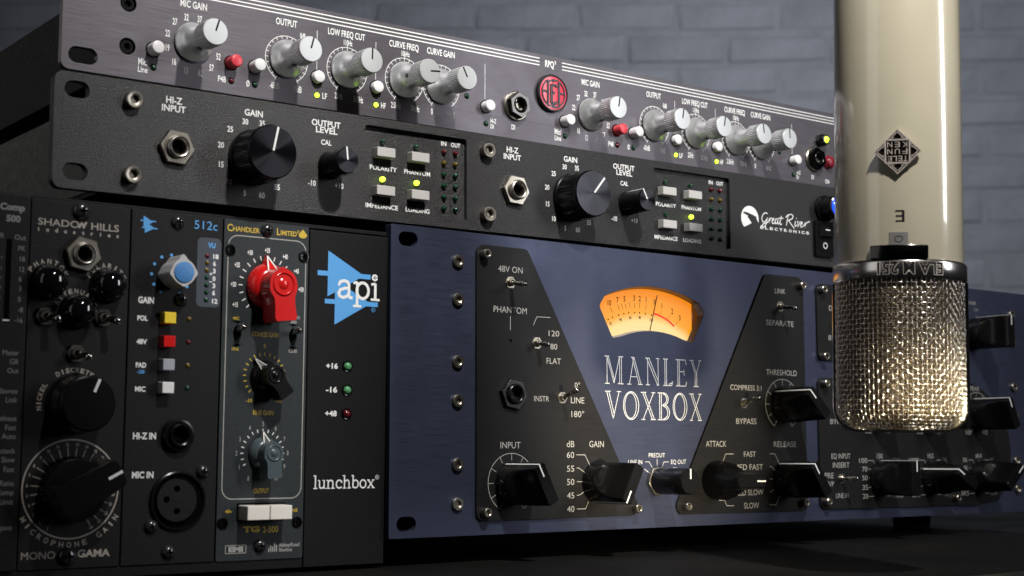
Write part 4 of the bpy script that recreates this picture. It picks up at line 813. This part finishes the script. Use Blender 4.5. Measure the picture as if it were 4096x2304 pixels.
o = put("jack_socket", MB().lathe(0, 0, [(0, 6.5), (1.5, 6.5), (2.4, 6.0), (2.6, 5.2), (2.2, 4.6), (2.2, 4.4), (3.6, 4.3), (3.9, 3.9), (3.6, 3.3), (0.3, 3.2)], 'black_plastic', 60, rfun=lambda a, w_: 1 - (0.03 * (0.5 + .5 * cos(a * 20)) if w_ < 2 else 0), closed=False).data("jack_ring", 30), A5, 59.2 - D5, 48.2)
sub("jack_hole", MB().flat(circ(0, 0, 3.25, 24), 0.4, 'hole').data("jack_hole"), o)
o = put("microphone_socket", MB().lathe(0, 0, [(0, 11.4), (0.8, 11.3), (1.1, 10.8), (1.1, 10.3), (0.12, 10.1)], 'black_plastic', 56, closed=False).data("socket_rim", 30), A5, 60.2 - D5, 23.4)
sub("socket_gap", MB().flat(circ(0, 0, 10.2, 40), 0.10, 'hole').data("socket_gap"), o)
pins = [(-1.0, 4.6), (-5.1, 0.6), (-0.8, -3.8)]
sub("socket_insert", MB().prism(circ(-0.9, 0.3, 8.0, 44), 0.15, 1.5, 'module_dark', holes=[circ(a, b_, 1.25, 16) for a, b_ in pins]).data("socket_insert"), o, bevel=0.3)
lettering(P_, A5)

# ---- slate module with red, black and grey knobs
T5 = thing("preamp_module", "slate grey module with large red knob above two cream switches", "module", bloc(76.2), BR, "plug-in modules in the module rack"); DT = 76.2
pm = MB().prism(rrect(0.3, 37.9, 0, 133.3, 0.9), -2.6, 0, 'slate', holes=[slot(83.0 - DT + 0.2, 88.2, 3.6, 9.8), slot(107.8 - DT, 88.2, 3.6, 9.8)])
put("front_panel", pm.data("front_panel"), T5, bevel=0.3)
put("slot_backing", MB().box(3, 35, 80, 96, -2.95, -2.62, 'hole').data("slot_backing"), T5)
for u, v in ((95.1, 130.2), (95.2, 5.4)): put("screw", PH2, T5, u - DT, v)
PH3 = MB().lathe(0, 0, [(0, 2.3), (0.45, 2.2), (0.5, 1.7), (0.2, 0.2)], 'mic_black', 24).box(-1.3, 1.3, -0.25, 0.25, 0.2, 0.5, 'hole').box(-0.25, 0.25, -1.3, 1.3, 0.2, 0.51, 'hole').data("recessed_screw", 30)
for u, v in ((79.4, 120.9), (111.8, 120.8), (79.0, 14.4), (111.4, 14.1)): put("screw", PH3, T5, u - DT, v)
def tail_knob(k, kline):
    mb = MB(); mb.lathe(0, 0, [(0.4, 9.2), (1.6, 9.2), (3.4, 8.5), (5.0, 7.2), (6.0, 6.0), (6.0, 2)], k, 48)
    mb.add([(-2.6, 7.6, 0.9), (2.6, 7.6, 0.9), (0, 12.9, 0.9), (-2.5, 5.2, 6.6), (2.5, 5.2, 6.6), (0, 12.4, 1.9)], [(0, 2, 1), (3, 4, 5), (0, 1, 4, 3), (1, 2, 5, 4), (2, 0, 3, 5)], k)
    out = []
    for i in range(0, 220, 4):
        a = -110 + i; r = 6.1 + 0.75 * max(0, cos(RAD(a * 3))) ** 2; out.append((r * sin(RAD(a)), r * cos(RAD(a))))
    out += [(4.6, -5.6), (4.5, -9.0), (4.9, -13.6), (4.2, -14.8), (-4.2, -14.8), (-4.9, -13.6), (-4.5, -9.0), (-4.6, -5.6)]
    out = ccw(out); mb.prism(out, 4.0, 14.2, k, top=[(x * 0.975, y * 0.975) for x, y in out])
    return mb.data("knob_body", 42), MB().lathe(0, 0, [(14.1, 4.9), (14.55, 4.7), (14.7, 4.3), (14.2, 3.9), (14.1, 2.4), (14.5, 2.1), (14.6, 0.3)], k, 40).data("knob_boss", 60), MB()
def tknob(u, v, ang, k, kl, sc=1.0):
    a, b_, _ = tail_knob(k, kl)
    o = put("knob", a, T5, u - DT, v, 0, ang, bevel=0.55, scale=sc); sub("knob_boss", b_, o)
    pl = MB()
    def pt(x, y): t = (y - 5.2) / 7.2; return (x * (1 - t) * 2.4 if x else 0, y, 6.72 - 4.72 * t + 0.06)
    a1, a2, tip = (-2.2, 5.5, 6.55), (2.2, 5.5, 6.55), (0, 12.1, 2.24)
    def ed(p, q, wd):
        p = Vector(p); q = Vector(q); d = (q - p).normalized(); nn = d.cross(Vector((0, 4.75, 7.2)).normalized()) * wd; pl.add([tuple(p - nn + Vector((0, .0, .08))), tuple(q - nn + Vector((0, 0, .08))), tuple(q + nn + Vector((0, 0, .08))), tuple(p + nn + Vector((0, 0, .08)))], [(0, 1, 2, 3)], kl)
    ed(a1, tip, 0.28); ed(a2, tip, 0.28); ed(a1, a2, 0.28)
    sub("pointer_line", pl.data("pointer_line", recalc=False), o); return o
tknob(95.65, 107.5, -6, 'red_gloss', 'print_white'); tknob(95.4, 71.9, -36, 'black_plastic', 'print_grey', 0.68); tknob(95.5, 41.6, -4, 'teal_grey', 'cream_plastic', 0.68)
P_ = MB(); gd = 'print_gold'
box_ = rrect(78.3 - DT, 112.9 - DT, 23.7, 127.0, 4.4, 8)
n = len(box_)
seg_, cur = [], []
for i in range(n * 1 + 1):
    a = Vector(box_[i % n]); b_ = Vector(box_[(i + 1) % n]); m_ = max(1, int((b_ - a).length / 0.5))
    for j in range(m_):
        p = a + (b_ - a) * j / m_
        if min((p - Vector((79.4 - DT, 120.9))).length, (p - Vector((111.8 - DT, 120.8))).length) < 2.7:
            if len(cur) > 1: seg_.append(cur)
            cur = []
        else: cur.append((p.x, p.y))
seg_.append(cur)
for c in seg_: P_.stroke(c, 0.42, 0.06, 'print_grey')
def ticks(u, v, r0, r1, k, n=10, step=15, wd=0.42):
    for i in range(-n, n + 1):
        d = RAD(i * step); P_.stroke([(u + r0 * sin(d), v + r0 * cos(d)), (u + r1 * sin(d), v + r1 * cos(d))], wd, 0.06, k)
ticks(95.65 - DT, 107.5, 10.7, 12.5, 'print_white', 9); ticks(95.4 - DT, 71.9, 8.0, 9.4, gd, 9, 15, 0.4); ticks(95.4 - DT, 41.4, 8.3, 9.6, 'print_white', 8, 15, 0.4)
for s, u, v in (("+35", 95.5, 122.1), ("+30", 87.9, 120.6), ("+25", 82.4, 115.3), ("+20", 81.0, 107.5), ("+40", 103.5, 120.2), ("+45", 108.7, 114.7), ("+50", 111.0, 107.4), ("+15", 82.0, 99.5)): ctext(P_, s, u - DT, v, 1.95, wr=0.52, bold=0.03)
for s, u, v in (("5", 95.4, 52.9), ("4", 89.6, 51.3), ("6", 101.0, 51.3), ("3", 85.5, 46.9), ("2", 84.1, 41.4), ("1", 85.5, 36.2), ("0", 89.5, 31.6), ("7", 105.0, 47.0), ("8", 106.6, 41.5), ("9", 105.2, 36.2), ("10", 101.6, 31.6)): ctext(P_, s, u - DT, v, 1.8, 'print_grey', wr=0.6)
def TT(s, a, b_, v, h, k=gd, bold=0.02): text(P_, s, a - DT, b_ - DT, v, h, k, bold=bold)
TT("C", 77.7, 80.0, 128.4, 2.9); TT("HANDLER", 80.2, 91.8, 128.6, 2.0); TT("L", 99.5, 101.0, 128.7, 2.8); TT("IMITED", 101.2, 108.5, 128.8, 2.0)
regmark(P_, 109.2 - DT, 130.9, 0.45, gd); P_.flat([(111.3 - DT + 1.9 * cos(RAD(a)), 129.6 + 1.25 * sin(RAD(a))) for a in range(0, 360, 15)], 0.06, gd); P_.flat([(110.0 - DT, 130.3), (112.6 - DT, 130.3), (112.0 - DT, 131.3), (111.3 - DT, 131.9), (110.6 - DT, 131.3)], 0.07, gd)
TT("COARSE GAIN", 89.5, 101.3, 87.4, 1.9); TT("FINE GAIN", 90.9, 99.8, 56.4, 1.9); TT("OUTPUT", 91.9, 98.6, 25.8, 1.9); TT("0", 94.8, 95.8, 83.0, 1.6); TT("-10", 87.6, 90.3, 61.3, 1.5); TT("+10", 100.6, 103.4, 61.3, 1.5)
TT("MIC", 81.2, 83.9, 93.5, 1.25); TT("LINE", 81.0, 83.9, 81.5, 1.3); TT("1200", 106.1, 109.7, 81.6, 1.4, 'print_grey'); TT("300", 106.5, 109.3, 93.4, 1.2, 'print_grey'); TT("IMPEDANCE", 104.4, 110.7, 95.3, 1.2, 'print_grey')
TT("48v", 79.9, 82.9, 18.3, 1.4); TT("PHASE", 106.9, 111.6, 18.2, 1.3); TT("TG", 87.7, 95.0, 10.7, 2.4, gd, 0.06); TT("2-500", 96.3, 103.1, 10.4, 2.5)
TT("EMI", 81.8, 88.0, 3.35, 2.1, 'print_grey', 0.06); P_.stroke(rrect(80.5 - DT, 89.2 - DT, 2.9, 5.9, 0.05), 0.28, 0.06, 'print_grey', closed=True)
for i, h in enumerate((1.6, 2.4, 2.0, 3.6, 2.6)): P_.flat([(98.9 + i * 0.85 - DT, 2.8), (99.35 + i * 0.85 - DT, 2.8), (99.35 + i * 0.85 - DT, 2.8 + h), (98.9 + i * 0.85 - DT, 2.8 + h)], 0.06, 'print_grey')
TT("AbbeyRoad", 103.5, 112.7, 4.6, 1.5, 'print_grey'); TT("Studios", 103.6, 109.4, 2.8, 1.4, 'print_grey')
lettering(P_, T5)
for i, u in enumerate((90.4, 100.2)): put("push_button", MB().box(-4.85, 4.85, -2.85, 2.85, -0.5, 8.0, 'cream_plastic', taper=0.1).data("push_button"), T5, u - DT, 18.5, 0, bevel=0.35)
put("button_slot", MB().box(84.8 - DT, 105.7 - DT, 15.0, 22.1, 0.01, 0.06, 'hole').data("button_slot"), T5)
for u in (83.2, 107.8): put("lever", MB().tube((0, 0, -2.5), (0.1, 1.6, 6.4), 0.7, 1.35, 'chrome', 14).data("lever", 40), T5, u - DT, 89.0)

# ================================================================== MICROPHONE (hanging head down)
mx, my, zb = 0.1529, 0.5800, TZ + 0.0062
Q = thing("microphone", "cream microphone with woven metal grille hanging head down in front of the stack", "microphone",
          (mx, my, zb), (0, RAD(-1.15) * -0.0 + 0, 0))
Q.rotation_euler = Euler((0, RAD(0.85), RAD(-14.9)), 'XYZ')
ZB = 6.2
def vl(prof, k, seg=96, a0=0, a1=360, th=None):           # lathe round the microphone axis, profile (z measured from the grille end, r)
    mb = MB(); full = (a1 - a0 == 360); m_ = seg if full else seg + 1; vs = []; fs = []
    for (z, r) in prof:
        for i in range(m_):
            a = RAD(a0 + (a1 - a0) * i / seg); vs.append((r * sin(a), z, r * cos(a)))
    for j in range(len(prof) - 1):
        for i in range(seg):
            i2 = (i + 1) % m_ if full else i + 1; fs.append((j * m_ + i, j * m_ + i2, (j + 1) * m_ + i2, (j + 1) * m_ + i))
    if full: fs.append(tuple(range(m_))); fs.append(tuple((len(prof) - 1) * m_ + i for i in range(m_)))
    mb.add(vs, fs, k); return mb
def z_(d): return d - ZB
put("body", vl([(z_(70.0), 24.5), (z_(71.2), 24.75), (z_(250), 24.75), (z_(252), 23.5)], 'cream_paint', 128).data("body", 40), Q)
put("collar", vl([(z_(63.8), 24.0), (z_(64.0), 25.4), (z_(64.6), 25.9), (z_(70.0), 25.9), (z_(70.8), 25.6), (z_(71.4), 24.8)], 'collar', 128).data("collar", 40), Q)
put("inner_mesh", vl([(3.2, 8), (3.4, 19), (6.0, 22.2), (11.0, 23.6), (z_(63.6), 23.8), (z_(63.8), 20)], 'mesh_inner', 96).data("inner_mesh", 50), Q)
m = M['mesh_inner']; N, L, b = nodes(m)
tc = N.new("ShaderNodeTexCoord"); br = N.new("ShaderNodeTexVoronoi"); br.inputs["Scale"].default_value = 1500
L.new(tc.outputs["Object"], br.inputs["Vector"]); bp = N.new("ShaderNodeBump"); bp.inputs["Strength"].default_value = 0.8; bp.inputs["Distance"].default_value = 0.0006
L.new(br.outputs["Distance"], bp.inputs["Height"]); L.new(bp.outputs[0], b.inputs["Normal"])
def grille():
    mb = MB(); NW = 84; rw = 0.18; amp = 0.18; R0 = 24.7; sides = 5
    prof = []                                            # path of a lengthwise wire: (z, r) down the side, round the corner, in along the end
    z = z_(64.2)
    step = 1.90 / 4
    while z > 8.5: prof.append((z, R0)); z -= step
    for i in range(1, 25): a = RAD(90 * i / 24); prof.append((8.5 - 8.0 * sin(a) * 1.0, R0 - 8.0 + 8.0 * cos(a)))
    r = R0 - 8.6
    while r > 3: prof.append((0.5, r)); r -= step * 1.3
    L_ = [0.0]
    for i in range(1, len(prof)): L_.append(L_[-1] + math.hypot(prof[i][0] - prof[i - 1][0], prof[i][1] - prof[i - 1][1]))
    rows = int(L_[-1] / 1.90)
    def at(s_):
        for i in range(1, len(prof)):
            if L_[i] >= s_:
                t = (s_ - L_[i - 1]) / (L_[i] - L_[i - 1] + 1e-9); return (prof[i - 1][0] + (prof[i][0] - prof[i - 1][0]) * t, prof[i - 1][1] + (prof[i][1] - prof[i - 1][1]) * t), i
        return prof[-1], len(prof) - 1
    def nrm(i):
        a = prof[max(0, i - 1)]; b_ = prof[min(len(prof) - 1, i)]; dz, dr = b_[0] - a[0], b_[1] - a[1]; l = math.hypot(dz, dr) + 1e-9; return (dr / l, -dz / l)
    # lengthwise wires
    for wi in range(NW):
        th = 2 * pi * (wi + 0.5) / NW; vs = []; fs = []
        npts = rows * 4
        for j in range(npts + 1):
            s_ = L_[-1] * j / npts; (z, r), i = at(s_); nz_, nr = nrm(i)
            if j < npts * 0.0: pass
            off = amp * cos(pi * (j / 4.0) + pi * wi) * -1
            z += nz_ * off; r += nr * off
            if r < 6: break
            for q in range(sides):
                a = 2 * pi * q / sides; x_ = rw * cos(a); y_ = rw * sin(a); rr = r + nr * x_; zz = z + nz_ * x_
                vs.append((rr * sin(th) + y_ * cos(th), zz, rr * cos(th) - y_ * sin(th)))
        c = len(vs) // sides
        for j in range(c - 1):
            for q in range(sides): q2 = (q + 1) % sides; fs.append((j * sides + q, j * sides + q2, (j + 1) * sides + q2, (j + 1) * sides + q))
        mb.add(vs, fs, 'mic_mesh')
    # rings
    for row in range(rows):
        s_ = L_[-1] * row / rows; (z, r), i = at(s_); nz_, nr = nrm(i)
        if r < 9: break
        m_ = NW * 4; vs = []; fs = []
        for k_ in range(m_):
            th = 2 * pi * (k_ / 4.0 + 0.5) / NW; off = amp * cos(pi * (k_ / 4.0) + pi * row); rr0 = r + nr * off; zz0 = z + nz_ * off
            for q in range(sides):
                a = 2 * pi * q / sides; rr = rr0 + nr * rw * cos(a) - nz_ * rw * sin(a); zz = zz0 + nz_ * rw * cos(a) + nr * rw * sin(a)
                vs.append((rr * sin(th), zz, rr * cos(th)))
        for k_ in range(m_):
            k2 = (k_ + 1) % m_
            for q in range(sides): q2 = (q + 1) % sides; fs.append((k_ * sides + q, k_ * sides + q2, k2 * sides + q2, k2 * sides + q))
        mb.add(vs, fs, 'mic_mesh')
    return mb
go = put("woven_grille", grille().data("woven_grille", 80), Q); go['kind'] = 'stuff'
# frame band that runs down one side, round the end and up the other
fb = MB(); path = [(26.0 * s_, z) for s_, z in ((-1, z_(64.2)), (-1, 30), (-1, 10.0))]
path = [(-25.5, z_(64.0)), (-25.5, 9.0)] + [(-16.5 - 9.0 * cos(RAD(a)), 9.0 - 9.2 * sin(RAD(a))) for a in range(9, 91, 9)] + [(16.5 + 9.0 * sin(RAD(a)), 9.0 - 9.2 * cos(RAD(a))) for a in range(0, 91, 9)] + [(25.5, z_(64.0))]
n = len(path); vs = []; fs = []
for i, (x_, z) in enumerate(path):
    a = path[max(0, i - 1)]; c = path[min(n - 1, i + 1)]; d = Vector((c[0] - a[0], c[1] - a[1])).normalized(); nn = Vector((d.y, -d.x))
    for (o1, o2) in ((0.35, 2.0), (0.55, 1.7), (0.55, -1.7), (0.35, -2.0), (-0.5, -2.0), (-0.5, 2.0)): vs.append((x_ + nn.x * o1, z + nn.y * o1, o2))
for i in range(n - 1):
    for q in range(6): fs.append((i * 6 + q, i * 6 + (q + 1) % 6, (i + 1) * 6 + (q + 1) % 6, (i + 1) * 6 + q))
fb.add(vs, fs, 'chrome'); put("grille_frame", fb.data("grille_frame", 50), Q)
def wrap(mb2, k_r, du=0.0, dz=0.0, flip=True, thick=0.0):   # bend flat shapes round the barrel, optionally upside down
    out = MB()
    for m2 in mb2.mats: out.mi(m2)
    out.f = mb2.f; out.m = mb2.m
    for (x_, y_, w_) in mb2.v:
        if flip: x_, y_ = -x_, -y_
        r = k_r + w_; a = (x_ + du) / k_r; out.v.append((r * sin(a), y_ + dz, r * cos(a)))
    return out
def wtext(s, width, h, k, r, du, dz, bold=0.02):
    t = MB(); text(t, s, -width / 2, width / 2, -h / 2, h, k, bold=bold, w_=0.0)
    bm = bmesh.new(); vv = [bm.verts.new(p) for p in t.v]
    for f in t.f:
        try: bm.faces.new([vv[i] for i in f])
        except ValueError: pass
    bm.to_mesh(me := bpy.data.meshes.new("tmp")); bm.free()
    return wrap(t, r, du, dz)
put("collar_lettering_edge", wtext("ELA M 251", 25.9, 4.95, 'pewter', 25.94, 4.6, z_(67.5), 0.055).data("collar_lettering_edge", recalc=False), Q)
put("collar_lettering", wtext("ELA M 251", 25.5, 4.6, 'print_black', 26.0, 4.6, z_(67.6), 0.015).data("collar_lettering", recalc=False), Q)
put("letter_mark", wtext("E", 3.4, 4.6, 'print_black', 24.82, 0.6, z_(87.6), 0.01).data("letter_mark", recalc=False), Q)
put("switch_housing", vl([(z_(71.2), 24.6), (z_(71.2), 26.2), (z_(71.6), 26.3), (z_(76.0), 26.3), (z_(76.4), 26.1), (z_(76.4), 24.6)], 'mic_black', 24, -24, 24.5).data("switch_housing", 30), Q)
put("switch_tab", vl([(z_(76.2), 24.6), (z_(76.2), 25.0), (z_(81.4), 25.0), (z_(81.4), 24.6)], 'tab', 8, -8.0, 8.0).data("switch_tab", 30), Q)
hm = MB(); hm.stroke([((1.45 * (1 - 0.12 * cos(t) * 0)) * sin(t), 1.3 * cos(t) - (0.55 if abs(t) < 0.12 else (0.2 if abs(t) < 0.4 else 0))) for t in [-pi + 2 * pi * i / 32 for i in range(33)]], 0.28, 0, 'print_black')
put("pattern_mark", wrap(hm, 25.06, 0, z_(78.8), flip=False).data("pattern_mark", recalc=False), Q)
# diamond badge
dm = MB(); dia = [(0, -8.9), (8.9, 0), (0, 8.9), (-8.9, 0)]
def diam(s_): return [(x_ * s_, y_ * s_) for x_, y_ in dia]
dm.prism(diam(1.0), 0, 1.5, 'pewter', holes=[diam(0.93)[::-1]]); dm.prism(diam(0.95), 0, 1.0, 'badge_black')
do = put("badge", dm.data("badge", 20), Q, 0.0, z_(112.4), 24.7, bevel=0.0); do.location = (0, -24.9 * S, z_(112.4) * S)
dl = MB()
def rb(pts, wd=0.5, closed=False):
    t = MB(); t.stroke(pts, wd, 0, 'pewter', closed=closed); k0 = len(pts)
    if closed: dl.prism([(p[0], p[1]) for p in t.v[:k0]], 0.9, 1.7, 'pewter', holes=[[(p[0], p[1]) for p in t.v[k0:]]]) if False else [rb([pts[i], pts[(i + 1) % k0]], wd) for i in range(k0)]
    else: dl.prism([(p[0], p[1]) for p in t.v[:k0]] + [(p[0], p[1]) for p in t.v[k0:]][::-1], 0.95, 1.62, 'pewter')
rb([(-4.5, -4.5), (4.5, -4.5), (4.5, 4.5), (-4.5, 4.5)], 0.55, True)
for r_ in range(4):
    c, s_ = cos(r_ * pi / 2), sin(r_ * pi / 2)
    def tr(P): return [(x_ * c - y_ * s_, x_ * s_ + y_ * c) for x_, y_ in P]
    rb(tr([(0, 7.6), (2.1, 5.5)]), 0.3); rb(tr([(2.1, 5.5), (1.5, 5.4), (3.0, 4.9)]), 0.3); rb(tr([(0, 7.6), (-2.1, 5.5)]), 0.3); rb(tr([(-2.1, 5.5), (-1.5, 5.4), (-3.0, 4.9)]), 0.3)
sub("badge_relief", dl.data("badge_relief", 20), do)
bt_ = MB()
for s_, y0, us in (("TELE", 1.75, (-3.7, -1.75, 0.25, 2.1)), ("FUN", -1.05, (-3.7, -0.9, 1.9)), ("KEN", -3.8, (-3.7, -0.9, 1.9))):
    for ch, u0 in zip(s_, us): text(bt_, ch, u0, u0 + (1.55 if len(s_) == 4 else 1.9), y0, 2.1, 'pewter', bold=0.0, w_=1.3)
bt_.v = [(-x_, -y_, w_) for x_, y_, w_ in bt_.v]
sub("badge_letters", bt_.data("badge_letters", recalc=False), do)

# ================================================================== TABLE and BRICK WALL
dx, dy = 0.7965, 0.6046
def tb(s_, t): return (0.172 + dx * s_ - dy * t, 0.570 + dy * s_ + dx * t)
tp_ = bpy.data.meshes.new("table_top"); A_ = [tb(-1.0, 0), tb(1.5, 0), tb(1.5, 0.95), tb(-1.0, 0.95)]
tp_.from_pydata([(x, y, z) for z in (-0.03, 0.0) for x, y in A_], [], [(3, 2, 1, 0), (4, 5, 6, 7), (0, 1, 5, 4), (1, 2, 6, 5), (2, 3, 7, 6), (3, 0, 4, 7)]); tp_.materials.append(M['table'])
to = bpy.data.objects.new("table_top", tp_); COL.objects.link(to); to['kind'] = 'structure'; to['label'] = "dark table top under the rack units"
em = bpy.data.meshes.new("edge_highlight"); A2 = [tb(-1.0, -0.003), tb(1.5, -0.003), tb(1.5, -0.0002), tb(-1.0, -0.0002)]
em.from_pydata([(x, y, z) for z in (-0.03, 0.0006) for x, y in A2], [], [(3, 2, 1, 0), (4, 5, 6, 7), (0, 1, 5, 4), (1, 2, 6, 5), (2, 3, 7, 6), (3, 0, 4, 7)]); em.materials.append(M['edge_shine'])
eo = bpy.data.objects.new("edge_highlight", em); COL.objects.link(eo); eo.parent = to
WY = 3.45; CH_, CL_, JT = 0.0778, 0.243, 0.011
wm = bpy.data.meshes.new("brick_wall")
x0, x1, z0, z1 = -2.2, 2.2, -0.9, 1.9
wm.from_pydata([(x0, WY + 0.0028, z0), (x1, WY + 0.0028, z0), (x1, WY + 0.0028, z1), (x0, WY + 0.0028, z1), (x0, WY + 0.2, z0), (x1, WY + 0.2, z0), (x1, WY + 0.2, z1), (x0, WY + 0.2, z1)], [], [(0, 1, 2, 3), (7, 6, 5, 4), (0, 4, 5, 1), (2, 6, 7, 3), (1, 5, 6, 2), (0, 3, 7, 4)])
wm.materials.append(M['mortar']); wo = bpy.data.objects.new("brick_wall", wm); COL.objects.link(wo); wo['kind'] = 'structure'; wo['label'] = "blue grey painted brick wall behind the rack units"
BRK = []
for i in range(8):
    bm = bmesh.new(); bmesh.ops.create_cube(bm, size=1)
    for v_ in bm.verts:
        v_.co.x *= CL_ - JT; v_.co.z *= CH_ - JT; v_.co.y *= 0.06
        v_.co.x += random.uniform(-0.007, 0.007); v_.co.z += random.uniform(-0.004, 0.004); v_.co.y += random.uniform(-0.002, 0.002)
    bmesh.ops.bevel(bm, geom=bm.edges[:], offset=0.011, segments=3, affect='EDGES', profile=0.6)
    me = bpy.data.meshes.new("brick"); bm.to_mesh(me); bm.free(); me.shade_smooth(); me.materials.append(M['brick' if i % 3 else 'brick2']); BRK.append(me)
zr = TZ + 0.990
for row in range(-17, 3):
    zc = zr + (row + 0.5) * CH_
    if zc < -0.25: continue
    off = 0.761 if row % 2 else 0.761 - CL_ / 2
    for c in range(-8, 3):
        xc = off + (c + 0.5) * CL_
        if xc < -1.30 or xc > 1.45: continue
        o = bpy.data.objects.new("brick", random.choice(BRK)); COL.objects.link(o); o.parent = wo
        o.location = (xc, WY + 0.030 + random.uniform(-0.002, 0.002), zc)
bpy.data.objects.remove(_fo)
